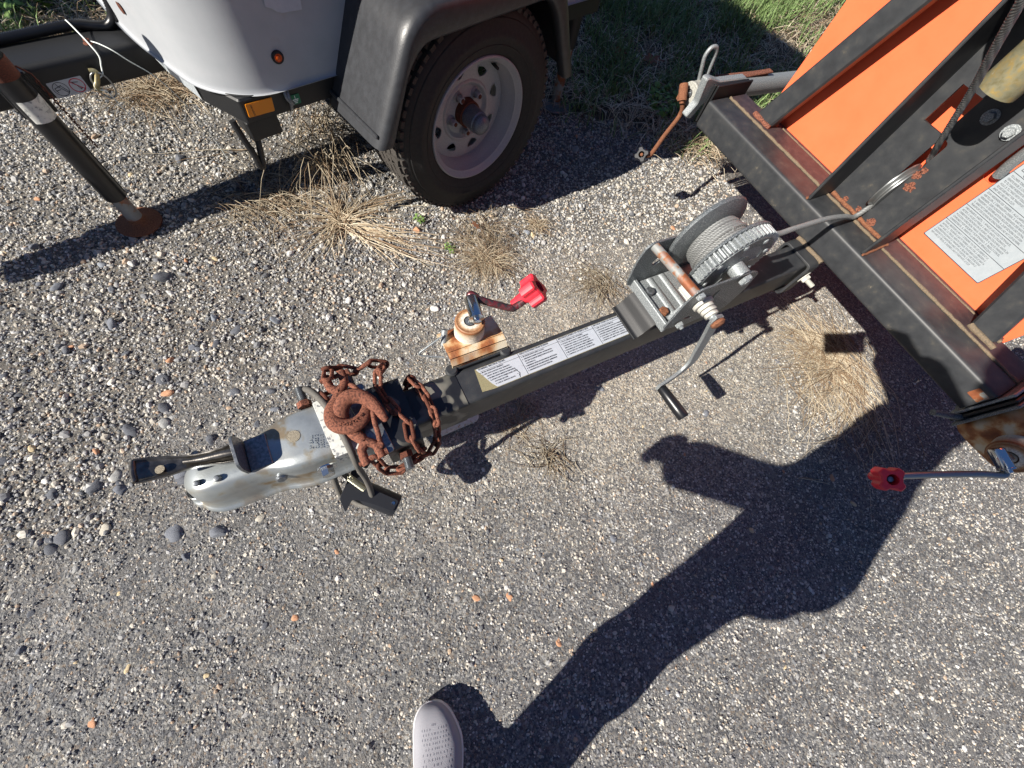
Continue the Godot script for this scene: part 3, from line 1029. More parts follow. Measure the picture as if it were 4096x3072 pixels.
func build_winch(t: Node) -> void:
	var st := mb()
	box(st, Vector3(0.695, 0.4305, -0.2785), Vector3(0.205, 0.006, 0.125), 0.001)
	for x in [0.632, 0.668]:
		tube(st, [Vector3(x, 0.4315, -0.338), Vector3(x, 0.4315, -0.220)], 0.009, 14, false, true, 0.75)
	var w := obj("winch", st, M.galvanised, t)
	st = mb()
	box(st, Vector3(0.591, 0.430, -0.2815), Vector3(0.009, 0.026, 0.136), 0.0015)
	obj("front_lip", st, M.galvanised, w)
	for p in [[0.608, -0.305, M.dull_steel], [0.606, -0.249, M.rust_orange]]:
		st = mb()
		bolt(st, Vector3(p[0], 0.4335, p[1]), Vector3.UP, 0.011, 0.009, 0.0, false)
		obj("base_bolt", st, p[2], w)
	# side plates
	st = mb()
	plate(st, side_xf(Vector3(0, 0, -0.346)), rounded(poly([0.575, 0.428, 0.566, 0.45, 0.558, 0.517, 0.562, 0.548, 0.575, 0.560, 0.66, 0.556, 0.745, 0.575, 0.775, 0.565, 0.785, 0.52, 0.775, 0.428]), 0.008), 0.004, 0.0006, [circle(Vector2(0.623, 0.492), 0.012)])
	obj("side_plate", st, M.galvanised_dark, w)
	st = mb()
	plate(st, side_xf(Vector3(0, 0, -0.216)), rounded(poly([0.58, 0.435, 0.578, 0.53, 0.584, 0.558, 0.598, 0.564, 0.74, 0.556, 0.768, 0.542, 0.786, 0.481, 0.781, 0.412, 0.655, 0.409]), 0.008), 0.004, 0.0006, [rounded(poly([0.662, 0.478, 0.674, 0.486, 0.668, 0.536, 0.656, 0.526]), 0.006), rounded(poly([0.628, 0.448, 0.655, 0.440, 0.657, 0.446, 0.634, 0.456]), 0.003)])
	obj("side_plate", st, M.galvanised_dark, w)
	st = mb()
	cyl(st, Vector3(0.583, 0.549, -0.343), Vector3(0.590, 0.552, -0.214), 0.0095, 18)
	obj("tie_rod", st, M.galv_rust, w)
	for q in [[0.594, 0.552, 0.009, 0.0], [0.618, 0.441, 0.009, 0.007], [0.715, 0.549, 0.014, 0.004]]:
		st = mb()
		bolt(st, Vector3(q[0], q[1], -0.211), Vector3(0, 0, 1), q[2], 0.009, q[3], false)
		obj("nut", st, M.galvanised, w)
	# drum: near side is the toothed wheel, far side a dished flange
	var c := Vector3(0.715, 0.549, 0)
	st = mb()
	var o := PackedVector2Array()
	for i in 54:
		for q in [[0.0, 0.080], [0.30, 0.088], [0.62, 0.088], [0.92, 0.080]]:
			o.append(Vector2(c.x, c.y) + Vector2.from_angle(TAU * (i + q[0]) / 54) * q[1])
	var holes := []
	for s in [0.2, 2.6]:
		var h := PackedVector2Array()
		for k in 13:
			h.append(Vector2(c.x, c.y) + Vector2.from_angle(s + k * 0.15) * 0.056)
		for k in 13:
			h.append(Vector2(c.x, c.y) + Vector2.from_angle(s + 1.8 - k * 0.15) * 0.030)
		holes.append(h)
	plate(st, side_xf(Vector3(0, 0, -0.262)), o, 0.022, 0.001)
	obj("gear_wheel", st, M.galvanised, w)
	st = mb()
	plate(st, side_xf(Vector3(0, 0, -0.2399)), circle(Vector2(c.x, c.y), 0.0775, 48), 0.0012, 0.0, holes)
	obj("gear_face", st, M.galvanised_dark, w)
	st = mb()
	lathe(st, axis(c + Vector3(0, 0, -0.2415), Vector3(0, 0, 1)), [Vector2(0, 0), Vector2(0.058, 0), Vector2(0.058, 0.0012), Vector2(0, 0.0012)], 30)
	obj("gear_recess", st, M.rust_dark, w)
	st = mb()
	lathe(st, axis(c + Vector3(0, 0, -0.268), Vector3(0, 0, 1)), [Vector2(0.04, 0), Vector2(0.0895, 0), Vector2(0.091, 0.003), Vector2(0.0895, 0.0055), Vector2(0.04, 0.0055)], 60)
	obj("gear_rim", st, M.galvanised_dark, w)
	for k in 8:
		st = mb()
		var an := TAU * k / 8 + 0.4
		lathe(st, axis(c + Vector3(cos(an) * 0.067, sin(an) * 0.067, -0.2389), Vector3(0, 0, 1)), [Vector2(0.006, 0), Vector2(0.006, 0.0015), Vector2(0.003, 0.003), Vector2(0, 0.003)], 12)
		obj("rivet", st, M.galvanised, w)
	st = mb()
	lathe(st, axis(c + Vector3(0, 0, -0.338), Vector3(0, 0, 1)), [Vector2(0, 0), Vector2(0.052, 0.006), Vector2(0.070, 0.002), Vector2(0.086, -0.002), Vector2(0.088, 0.002), Vector2(0.086, 0.006), Vector2(0.070, 0.013), Vector2(0.054, 0.017), Vector2(0.02, 0.017)], 60)
	obj("drum_flange", st, M.galvanised_dark, w)
	st = mb()
	cyl(st, c + Vector3(0, 0, -0.33), c + Vector3(0, 0, -0.262), 0.032, 24)
	lathe(st, axis(c + Vector3(0, 0, -0.2745), Vector3(0, 0, 1)), [Vector2(0.03, 0), Vector2(0.062, 0.002), Vector2(0.074, 0.006), Vector2(0.03, 0.006)], 40)
	obj("drum_core", st, M.rust_orange, w)
	st = mb()
	cyl(st, c + Vector3(0, 0, -0.240), c + Vector3(0, 0, -0.214), 0.017, 24)
	obj("hub_sleeve", st, M.galvanised, w)
	st = mb()
	for k in 8:
		var z := -0.3195 + k * 0.0062
		var ring := []
		for i in 40:
			var an := TAU * i / 40
			ring.append(c + Vector3(cos(an), sin(an), 0) * (0.056 - 0.004 * absf(k - 4.0) / 4.0 + 0.0012 * sin(k * 2.1)) + Vector3(0, 0, z + 0.0031 * an / PI))
		strand(st, ring, 0.0046, 5, 5, 1.0)
	obj("wire_coil", st, M.wire_rope, w)
	# crank shaft, pinion, crank arm and grip
	st = mb()
	cyl(st, Vector3(0.637, 0.500, -0.345), Vector3(0.637, 0.506, -0.16), 0.0085, 16)
	obj("crank_shaft", st, M.galvanised, w)
	st = mb()
	o = PackedVector2Array()
	for i in 12:
		for q in [[0.0, 0.013], [0.3, 0.019], [0.6, 0.019], [0.9, 0.013]]:
			o.append(Vector2(0.637, 0.504) + Vector2.from_angle(TAU * (i + q[0]) / 12) * q[1])
	plate(st, side_xf(Vector3(0, 0, -0.262)), o, 0.038, 0.001)
	cyl(st, Vector3(0.637, 0.504, -0.224), Vector3(0.637, 0.504, -0.217), 0.024, 20)
	obj("pinion", st, M.white_zinc, w)
	st = mb()
	plate(st, side_xf(Vector3(0, 0, -0.232)), rounded(poly([0.60, 0.44, 0.614, 0.432, 0.636, 0.47, 0.630, 0.49, 0.615, 0.48]), 0.006), 0.008, 0.001)
	obj("pawl", st, M.galvanised, w)
	for k in 4:
		st = mb()
		var z: float = [-0.211, -0.202, -0.193, -0.184][k]
		var r: float = [0.021, 0.0165, 0.0165, 0.0145][k]
		lathe(st, axis(Vector3(0.637, 0.5055, z), Vector3(0, 0, 1)), [Vector2(0, 0), Vector2(r, 0.0005), Vector2(r, 0.0075), Vector2(r * 0.8, 0.0085), Vector2(0, 0.0085)], 18 if k < 2 else 6)
		obj("collar", st, M.white_zinc, w)
	st = mb()
	var arm := spline([Vector3(0.637, 0.520, -0.166), Vector3(0.637, 0.506, -0.166), Vector3(0.662, 0.45, -0.163), Vector3(0.697, 0.355, -0.155), Vector3(0.712, 0.305, -0.149), Vector3(0.695, 0.272, -0.143), Vector3(0.655, 0.262, -0.137), Vector3(0.618, 0.258, -0.133)], 5)
	var rad := []
	for i in arm.size():
		rad.append(0.0145 if i > 2 and i < 34 else 0.0115)
	strap_bar(st, arm, 0.0135, 0.004, Vector3(0, 0.05, 1))
	obj("crank_arm", st, M.galvanised, w)
	st = mb()
	lathe(st, axis(Vector3(0.637, 0.506, -0.1615), Vector3(0, 0, 1)), [Vector2(0, 0), Vector2(0.0145, 0), Vector2(0.0145, 0.006), Vector2(0.009, 0.010), Vector2(0, 0.0105)], 18)
	obj("shaft_end", st, M.rust_orange, w)
	st = mb()
	lathe(st, axis(Vector3(0.6265, 0.257, -0.1285), Vector3(0.006, 0.0, 0.091)), [Vector2(0, 0), Vector2(0.0115, 0), Vector2(0.0125, 0.002), Vector2(0.0135, 0.035), Vector2(0.0145, 0.06), Vector2(0.0145, 0.087), Vector2(0.0125, 0.0905), Vector2(0, 0.0905)], 24)
	obj("handle_grip", st, M.gloss_black, w)
	# the rope from the drum over the crossbar to the pulley, and on up from the mast slot
	st = mb()
	var run := spline([Vector3(0.70, 0.605, -0.292), Vector3(0.78, 0.577, -0.288), Vector3(0.90, 0.531, -0.287), Vector3(0.976, 0.525, -0.287), Vector3(1.10, 0.515, -0.287), Vector3(1.20, 0.493, -0.287), Vector3(1.272, 0.470, -0.287), Vector3(1.30, 0.489, -0.287), Vector3(1.33, 0.494, -0.288)], 14)
	strand(st, run, 0.0064, 5, 6, 0.9)
	obj("wire_rope", st, M.wire_rope, w)
	st = mb()
	run = spline([Vector3(1.335, 0.62, -0.288), Vector3(1.30, 0.650, -0.288), Vector3(1.258, 0.681, -0.287), Vector3(1.119, 0.799, -0.287), Vector3(1.033, 0.863, -0.287), Vector3(0.942, 0.933, -0.287), Vector3(0.86, 1.0, -0.287)], 16)
	strand(st, run, 0.0064, 5, 6, 0.9)
	obj("wire_rope", st, M.wire_rope, w)


func strap_bar(st: SurfaceTool, pts: Array, wide: float, thick: float, face: Vector3) -> void:
	# flat bar of rectangular section swept along a line; face is its flat side's direction
	var rings := []
	for i in pts.size():
		var t: Vector3 = (pts[mini(i + 1, pts.size() - 1)] - pts[maxi(i - 1, 0)]).normalized()
		var n := (face - t * face.dot(t)).normalized()
		var s := t.cross(n)
		var k := []
		for q in [[-1, -0.7], [-0.9, -1], [0.9, -1], [1, -0.7], [1, 0.7], [0.9, 1], [-0.9, 1], [-1, 0.7]]:
			k.append(pts[i] + s * wide * q[0] + n * thick * q[1])
		rings.append(k)
	for i in pts.size() - 1:
		for j in 8:
			st.set_smooth_group(20 + j)
			quad(st, rings[i][j], rings[i + 1][j], rings[i + 1][(j + 1) % 8], rings[i][(j + 1) % 8])
	st.set_smooth_group(FLAT)
	for j in range(1, 7):
		tri(st, rings[0][0], rings[0][j], rings[0][j + 1])
		tri(st, rings[-1][0], rings[-1][j + 1], rings[-1][j])


func strand(st: SurfaceTool, line: Array, r: float, many: int, sides: int, pitch: float) -> void:
	# a laid rope: several strands twisted round each other
	var nrm := Vector3.ZERO
	var ns := []
	var bs := []
	var at := []
	var d := 0.0
	for i in line.size():
		var t: Vector3 = (line[mini(i + 1, line.size() - 1)] - line[maxi(i - 1, 0)]).normalized()
		if nrm == Vector3.ZERO:
			nrm = t.cross(Vector3.UP if absf(t.y) < 0.9 else Vector3.RIGHT)
		nrm = (nrm - t * nrm.dot(t)).normalized()
		if i > 0:
			d += (line[i] - line[i - 1]).length()
		ns.append(nrm)
		bs.append(t.cross(nrm))
		at.append(d)
	var fine := 3 if pitch < 5.0 else 1
	for s in many:
		var pts := []
		for i in line.size() - 1:
			for k in fine:
				var f := float(k) / fine
				var p: Vector3 = line[i].lerp(line[i + 1], f)
				var a := TAU * s / many + lerpf(at[i], at[i + 1], f) / (0.036 * pitch) * TAU
				pts.append(p + (ns[i] * cos(a) + bs[i] * sin(a)) * r * 0.62)
		tube(st, pts, r * 0.40, sides)


func build_coupler(t: Node) -> void:
	# pressed steel coupler: sections from nose to rear, mirrored about its centre line
	var rows := [  # x, top, half width of top, of wall, of flange, flange height
		[-0.352, 0.352, 0.004, 0.014, 0.030, 0.308], [-0.348, 0.362, 0.008, 0.022, 0.036, 0.308], [-0.338, 0.375, 0.016, 0.032, 0.044, 0.308], [-0.322, 0.385, 0.024, 0.040, 0.051, 0.308],
		[-0.300, 0.389, 0.028, 0.043, 0.053, 0.308], [-0.265, 0.390, 0.029, 0.043, 0.053, 0.308], [-0.235, 0.390, 0.030, 0.042, 0.053, 0.308], [-0.212, 0.391, 0.035, 0.044, 0.056, 0.309],
		[-0.190, 0.394, 0.043, 0.050, 0.063, 0.311], [-0.170, 0.397, 0.047, 0.054, 0.067, 0.313], [-0.140, 0.399, 0.049, 0.055, 0.067, 0.314], [-0.085, 0.400, 0.050, 0.055, 0.065, 0.316], [-0.03, 0.400, 0.050, 0.055, 0.060, 0.318]]
	var st := mb()
	var rings := []
	var dense := []
	for i in rows.size() - 1:
		for k in 4:
			var f := k / 4.0
			var row := []
			for q in 6:
				row.append(cubic_interpolate(rows[i][q], rows[i + 1][q], rows[maxi(i - 1, 0)][q], rows[mini(i + 2, rows.size() - 1)][q], f))
			dense.append(row)
	dense.append(rows[-1])
	for k in 6:   # the flange runs on round the nose
		var f := 1.0 - k / 6.0
		var hw := 0.030 * sqrt(maxf(0.0, 1.0 - f * f))
		dense.insert(k, [-0.352 - 0.016 * f, 0.312, hw * 0.25, hw * 0.45, hw, 0.308])
	for row in dense:
		var zc: float = -0.290 + 0.042 * row[0]
		var y: float = row[1]
		var f: float = row[5]
		var rr := minf(0.018, (y - f) * 0.4)
		var half := [[row[4] * 0.93, f - 0.005], [row[4], f - 0.004], [row[4], f], [lerpf(row[3], row[4], 0.55), f + 0.0015], [row[3] + 0.003, f + 0.005], [row[3], f + 0.013], [lerpf(row[3], row[2], 0.12), lerpf(f, y, 0.55)], [lerpf(row[3], row[2], 0.35), y - rr * 0.95], [lerpf(row[3], row[2], 0.72), y - rr * 0.35], [row[2] * 0.92, y - rr * 0.06], [row[2] * 0.6, y], [row[2] * 0.25, y + 0.0006]]
		var ring := []
		for h in half:
			ring.append(Vector3(row[0], h[1], zc + h[0]))
		for i in range(half.size() - 1, -1, -1):
			ring.append(Vector3(row[0], half[i][1], zc - half[i][0]))
		rings.append(ring)
	st.set_smooth_group(5)
	for i in rings.size() - 1:
		for j in rings[0].size() - 1:
			quad(st, rings[i][j], rings[i + 1][j], rings[i + 1][j + 1], rings[i][j + 1])
	var c := obj("coupler", st, M.coupler_zinc, t)
	st = mb()
	lathe(st, Transform3D(Basis(), Vector3(-0.162, 0.3985, -0.3015)), [Vector2(0, 0), Vector2(0.0095, 0), Vector2(0.0105, 0.0012), Vector2(0.0085, 0.0016), Vector2(0, -0.0004)], 22)
	obj("pin_hole", st, M.grit, c)
	# white painted band and the bare strap plate behind it
	st = mb()
	plate(st, up_xf(Vector3(0, 0.4008, 0)), rounded(poly([-0.118, 0.348, -0.062, 0.352, -0.058, 0.236, -0.112, 0.240]), 0.004), 0.002, 0.0006)
	plate(st, side_xf(Vector3(0, 0, -0.239)), rounded(poly([-0.112, 0.402, -0.058, 0.402, -0.058, 0.365, -0.112, 0.367]), 0.004), 0.003)
	obj("painted_band", st, M.label_torn, c)
	st = mb()
	plate(st, up_xf(Vector3(0, 0.4028, 0)), rounded(poly([-0.066, 0.350, -0.026, 0.350, -0.016, 0.206, -0.046, 0.204]), 0.006), 0.004, 0.001)
	obj("strap_plate", st, M.dull_steel, c)
	st = mb()
	text(st, "6 818 3", 0.007, Transform3D(Basis(Vector3(0.1, 0, -0.98), Vector3(-0.98, 0, -0.1), Vector3(0, 1, 0)), Vector3(-0.036, 0.4066, -0.312)), 1.0, 0.0005, 3.0)
	obj("stamped_number", st, M.print_black, c, false)
	st = mb()
	for k in 4:
		text(st, ["2\" BALL", "CLASS 2", "3500 LB", "V 5"][k], 0.0058, Transform3D(Basis(Vector3(0.25, 0, -0.97), Vector3(-0.97, 0, -0.25), Vector3(0, 1, 0)), Vector3(-0.138 + k * 0.0085, 0.4002, -0.266 + 0.003 * k)), 0.9, 0.0006, 3.0)
	obj("stamped_number", st, M.coupler_zinc, c, false)
	# sleeve where the beam enters
	st = mb()
	bar(st, -0.03, 0.036, 0.31, 0.4000, -0.342, -0.208, 0.012, 0)
	obj("beam_sleeve", st, M.peeled_paint, c)
	# latch and its lever
	st = mb()
	plate(st, face_xf(Vector3(-0.240, 0, 0)), rounded(poly([-0.331, 0.389, -0.331, 0.428, -0.318, 0.436, -0.276, 0.432, -0.270, 0.42, -0.270, 0.389]), 0.006), 0.005, 0.0008)
	box(st, Vector3(-0.222, 0.3925, -0.30), Vector3(0.034, 0.004, 0.058), 0.001)
	var latch := obj("latch_plate", st, M.dull_steel, c)
	st = mb()
	var lev := func(x: float, y: float, w: float, zc: float, lip: float) -> Array:
		return [Vector3(x, y + lip, zc + w), Vector3(x, y + 0.002, zc + w * 0.9), Vector3(x, y, zc + w * 0.6), Vector3(x, y, zc - w * 0.6), Vector3(x, y + 0.002, zc - w * 0.9), Vector3(x, y + lip, zc - w), Vector3(x, y + lip - 0.002, zc - w * 1.08), Vector3(x, y - 0.003, zc - w), Vector3(x, y - 0.004, zc), Vector3(x, y - 0.003, zc + w), Vector3(x, y + lip - 0.002, zc + w * 1.08)]
	var lr := []
	for q in [[-0.372, 0.432, 0.0185, -0.325, 0.006], [-0.360, 0.427, 0.0185, -0.324, 0.007], [-0.340, 0.421, 0.016, -0.321, 0.008], [-0.320, 0.416, 0.012, -0.318, 0.009], [-0.300, 0.412, 0.0095, -0.314, 0.011], [-0.280, 0.411, 0.0105, -0.309, 0.012], [-0.262, 0.412, 0.013, -0.305, 0.013], [-0.243, 0.412, 0.015, -0.302, 0.013]]:
		lr.append(lev.call(q[0], q[1], q[2], q[3], q[4]))
	st.set_smooth_group(6)
	for i in lr.size() - 1:
		for j in 11:
			quad(st, lr[i][j], lr[i][(j + 1) % 11], lr[i + 1][(j + 1) % 11], lr[i + 1][j])
	tube(st, [Vector3(-0.315, 0.421, -0.318), Vector3(-0.29, 0.420, -0.312), Vector3(-0.262, 0.424, -0.306), Vector3(-0.244, 0.424, -0.303)], [0.004, 0.006, 0.007, 0.007], 10)
	tube(st, [Vector3(-0.373, 0.434, -0.342), Vector3(-0.375, 0.433, -0.325), Vector3(-0.373, 0.434, -0.308)], 0.0042, 8)
	obj("latch_lever", st, M.lever_steel, c)
	st = mb()
	lathe(st, Transform3D(Basis(), Vector3(-0.345, 0.4252, -0.318)), [Vector2(0, 0), Vector2(0.0058, 0), Vector2(0.0066, 0.0008), Vector2(0.0052, 0.001), Vector2(0, 0.0003)], 16)
	obj("lever_hole", st, M.grit, c)
	for p in [[Vector3(-0.318, 0.389, -0.289), Vector3(0, 1, 0.3), 0.005], [Vector3(-0.288, 0.391, -0.283), Vector3(0, 1, 0.2), 0.0055], [Vector3(-0.208, 0.362, -0.2535), Vector3(0, 0.35, 1), 0.0095], [Vector3(-0.312, 0.387, -0.337), Vector3(0, 1, -0.4), 0.008]]:
		st = mb()
		lathe(st, axis(p[0], p[1]), [Vector2(p[2], -0.002), Vector2(p[2], 0.003), Vector2(p[2] * 0.7, 0.006), Vector2(0, 0.0065)], 16)
		obj("rivet", st, M.dull_steel, c)
	# through bolts
	st = mb()
	bolt(st, Vector3(-0.133, 0.376, -0.2335), Vector3(0, 0.05, 1), 0.0115, 0.013)
	obj("side_bolt", st, M.chrome, c)
	st = mb()
	bolt(st, Vector3(-0.133, 0.386, -0.350), Vector3(0, 0.1, -1), 0.0125, 0.012, 0.0, false)
	obj("bolt_nut", st, M.rust, c)
	st = mb()
	thread(st, Vector3(-0.133, 0.387, -0.362), Vector3(-0.133, 0.391, -0.392), 0.0085)
	obj("bolt_stud", st, M.dull_steel, c)
	st = mb()
	bolt(st, Vector3(-0.002, 0.372, -0.208), Vector3(-0.06, -0.05, 1), 0.0125, 0.012, 0.0, false)
	obj("bolt_nut", st, M.rust_dark, c)
	st = mb()
	thread(st, Vector3(-0.003, 0.371, -0.196), Vector3(-0.005, 0.370, -0.172), 0.0085)
	obj("bolt_stud", st, M.dull_steel, c)
	st = mb()
	thread(st, Vector3(-0.047, 0.386, -0.343), Vector3(-0.048, 0.388, -0.394), 0.0085)
	obj("bolt_stud", st, M.dull_steel, c)


func saddle(at: Vector3, wide: float, zin: float, zout: float, top: float) -> SurfaceTool:
	# pressed cradle that holds a round jack tube; zin lies against the frame
	var st := mb()
	var prof := [Vector2(zin, top - 0.055), Vector2(zin, top - 0.012), Vector2(lerpf(zin, zout, 0.12), top - 0.002), Vector2(lerpf(zin, zout, 0.3), top), Vector2(lerpf(zin, zout, 0.62), top - 0.003), Vector2(zout, top - 0.010), Vector2(zout, top - 0.024)]
	for s in prof.size() - 1:
		var a: Vector2 = prof[s]
		var b: Vector2 = prof[s + 1]
		st.set_smooth_group(3)
		var e := wide * 0.5
		var q := [Vector3(at.x - e, a.y, a.x), Vector3(at.x + e, a.y, a.x), Vector3(at.x + e, b.y, b.x), Vector3(at.x - e, b.y, b.x)]
		var n := Vector3(0, -(b.x - a.x), b.y - a.y).normalized() * (-0.004 if zout < zin else 0.004)
		var d: Vector3 = n if zout > zin else -n
		if zout < zin:
			quad(st, q[0], q[1], q[2], q[3])
			quad(st, q[3] + d, q[2] + d, q[1] + d, q[0] + d)
		else:
			quad(st, q[3], q[2], q[1], q[0])
			quad(st, q[0] + d, q[1] + d, q[2] + d, q[3] + d)
		st.set_smooth_group(FLAT)
		quad(st, q[0], q[3], q[3] + d, q[0] + d)
		quad(st, q[1], q[1] + d, q[2] + d, q[2])
	return st


func jack_cap(parent: Node, xf: Transform3D, r: float, low: float, tint: bool) -> void:
	var st := mb()
	var w := Color(0.80, 0.77, 0.70)
	var rust := Color(0.30, 0.12, 0.05)
	var mid := Color(0.55, 0.36, 0.20)
	var dark := Color(0.10, 0.05, 0.035)
	var prof := [Vector2(r * 1.06, -low), Vector2(r * 1.05, -low * 0.5), Vector2(r * 1.0, -r * 0.5), Vector2(r * 1.0, -r * 0.16), Vector2(r * 1.03, -r * 0.10), Vector2(r * 1.0, 0.0), Vector2(r * 0.93, r * 0.05), Vector2(r * 0.86, r * 0.03), Vector2(r * 0.72, r * 0.04), Vector2(r * 0.56, r * 0.05), Vector2(r * 0.42, r * 0.05), Vector2(r * 0.40, -r * 0.05), Vector2(0, -r * 0.05)]
	var tone := [w, w, mid.lerp(w, 0.5), mid, rust, rust, rust.lerp(mid, 0.5), rust, mid, w, w, dark, dark]
	if not tint:
		tone = [w, w, w, w, w, w, w, w, w, w, w, dark, dark].map(func(c): return c * Color(0.52, 0.56, 0.58))
	lathe(st, xf, prof, 40, tone)
	obj("jack_cap", st, M.cap_paint, parent)
	st = mb()
	lathe(st, xf * Transform3D(Basis(), Vector3(0, -r * 0.05, 0)), [Vector2(r * 0.34, 0), Vector2(r * 0.34, r * 0.08), Vector2(r * 0.16, r * 0.1), Vector2(r * 0.16, r * 0.3), Vector2(0, r * 0.3)], 20)
	obj("screw_head", st, M.dull_steel, parent)


func crank(parent: Node, yoke_a: Vector3, yoke_b: Vector3, arm: Array, ym: Material, am: Material, r := 0.0074) -> void:
	var st := mb()
	var d := (yoke_b - yoke_a)
	lathe(st, axis(yoke_a, d), [Vector2(0, 0), Vector2(0.0115, 0.0005), Vector2(0.0138, 0.004), Vector2(0.0138, d.length() - 0.012), Vector2(0.0150, d.length() - 0.0115), Vector2(0.0150, d.length() - 0.008), Vector2(0.0075, d.length() - 0.0075), Vector2(0.0075, d.length()), Vector2(0, d.length() + 0.001)], 22)
	box(st, yoke_a.lerp(yoke_b, 0.5) + Vector3(0, -0.012, 0), Vector3(0.02, 0.02, 0.022), 0.003)
	obj("crank_yoke", st, ym, parent)
	st = mb()
	tube(st, spline(arm, 5), r, 14)
	obj("crank_arm", st, am, parent)


func tongue_jack(t: Node) -> void:
	mat("cap_paint", [[0.0, Color(0.72, 0.70, 0.68)], [0.6, Color(0.95, 0.94, 0.92)], [1.0, Color(1, 1, 1)]], 0.03, 10.0, 0.6, 0.0, "fine", 0.02, 5, FastNoiseLite.TYPE_SIMPLEX_SMOOTH, true)
	var at := Vector3(0.204, 0.44, -0.38)
	var st := mb()
	cyl(st, Vector3(0.204, 0.03, -0.38), Vector3(0.204, 0.42, -0.38), 0.0295, 32)
	var j := obj("tongue_jack", st, M.white_metal, t)
	jack_cap(j, Transform3D(Basis(), at), 0.0295, 0.055, true)
	obj("jack_cradle", saddle(Vector3(0.205, 0, 0), 0.124, -0.327, -0.402, 0.399), M.rust_white, j)
	st = mb()
	box(st, Vector3(0.205, 0.368, -0.3235), Vector3(0.132, 0.024, 0.008), 0.002)
	for x in [0.14, 0.262]:
		lathe(st, Transform3D(Basis(), Vector3(x, 0.372, -0.322)), [Vector2(0, 0), Vector2(0.013, 0), Vector2(0.013, 0.007), Vector2(0.01, 0.011), Vector2(0, 0.011)], 16)
	obj("pivot_bracket", st, M.black_paint, j)
	st = mb()
	plate(st, up_xf(Vector3(0, 0.012, 0)), rounded(rect(0.078, 0.306, 0.226, 0.452), 0.022, 6), 0.006, 0.0015)
	obj("foot_pad", st, M.white_metal, j)
	crank(j, Vector3(0.223, 0.458, -0.420), Vector3(0.211, 0.458, -0.362), [Vector3(0.2225, 0.452, -0.416), Vector3(0.222, 0.462, -0.424), Vector3(0.230, 0.462, -0.418), Vector3(0.238, 0.457, -0.409), Vector3(0.287, 0.448, -0.376), Vector3(0.300, 0.448, -0.373), Vector3(0.318, 0.458, -0.374)], M.chrome, M.steel_red)
	knob(j, Vector3(0.341, 0.478, -0.378), Vector3(0.62, 0.68, 0.10), 0.031, M.red_plastic, M.dull_steel)
	# release pin with its wire loop
	st = mb()
	cyl(st, Vector3(0.145, 0.392, -0.375), Vector3(0.156, 0.415, -0.395), 0.0065, 12)
	tube(st, [Vector3(0.148, 0.415, -0.383), Vector3(0.094, 0.40, -0.373), Vector3(0.091, 0.397, -0.371), Vector3(0.096, 0.394, -0.368), Vector3(0.136, 0.39, -0.350)], 0.0019, 8)
	obj("release_pin", st, M.galvanised, j)


func left_jack(t: Node) -> void:
	var a := Vector3(1.237, 0.413, -0.932)
	var b := Vector3(1.95, 0.372, -0.945)
	var st := mb()
	cyl(st, a + Vector3(0.02, 0, 0), b, 0.030, 32)
	var j := obj("stowed_jack", st, M.galvanised, t)
	jack_cap(j, axis(a, a - b), 0.032, 0.06, false)
	st = mb()
	plate(st, axis(Vector3(1.36, 0.436, -0.948), b - a, Vector3(0, 0, 1)) * Transform3D(Basis(Vector3(0, 0, 1), Vector3(1, 0, 0), Vector3(0, 1, 0)), Vector3.ZERO), rect(-0.004, -0.012, 0.004, 0.012), 0.25)
	box(st, Vector3(1.47, 0.432, -0.945), Vector3(0.30, 0.006, 0.022), 0.002)
	obj("rust_strip", st, M.rust, j)
	st = mb()
	box(st, Vector3(1.29, 0.438, -0.832), Vector3(0.150, 0.112, 0.007), 0.002)
	box(st, Vector3(1.29, 0.436, -0.844), Vector3(0.145, 0.108, 0.007), 0.002)
	obj("end_plate", st, M.frame_black, j)
	st = mb()
	plate(st, side_xf(Vector3(0, 0, -0.872)), rounded(poly([1.168, 0.398, 1.196, 0.388, 1.216, 0.43, 1.36, 0.45, 1.36, 0.49, 1.236, 0.494, 1.19, 0.508, 1.176, 0.505, 1.184, 0.462, 1.19, 0.436]), 0.006), 0.022, 0.003)
	obj("jack_cradle", st, M.galvanised, j)
	st = mb()
	tube(st, spline([Vector3(1.278, 0.43, -0.950), Vector3(1.262, 0.475, -0.953), Vector3(1.254, 0.505, -0.956), Vector3(1.262, 0.526, -0.955), Vector3(1.282, 0.526, -0.953), Vector3(1.293, 0.503, -0.952), Vector3(1.302, 0.44, -0.950)], 6), 0.0062, 10)
	obj("lock_loop", st, M.galvanised, j)
	crank(j, Vector3(1.214, 0.436, -0.952), Vector3(1.207, 0.394, -0.918), [Vector3(1.208, 0.405, -0.925), Vector3(1.222, 0.377, -0.918), Vector3(1.226, 0.360, -0.918), Vector3(1.216, 0.345, -0.912), Vector3(1.16, 0.318, -0.886), Vector3(1.105, 0.294, -0.856), Vector3(1.09, 0.287, -0.850), Vector3(1.075, 0.284, -0.852)], M.rust_orange, M.rust_orange)
	knob(j, Vector3(1.062, 0.284, -0.862), Vector3(-0.75, 0.55, 0.5), 0.0235, M.plug_black, M.rust_orange)


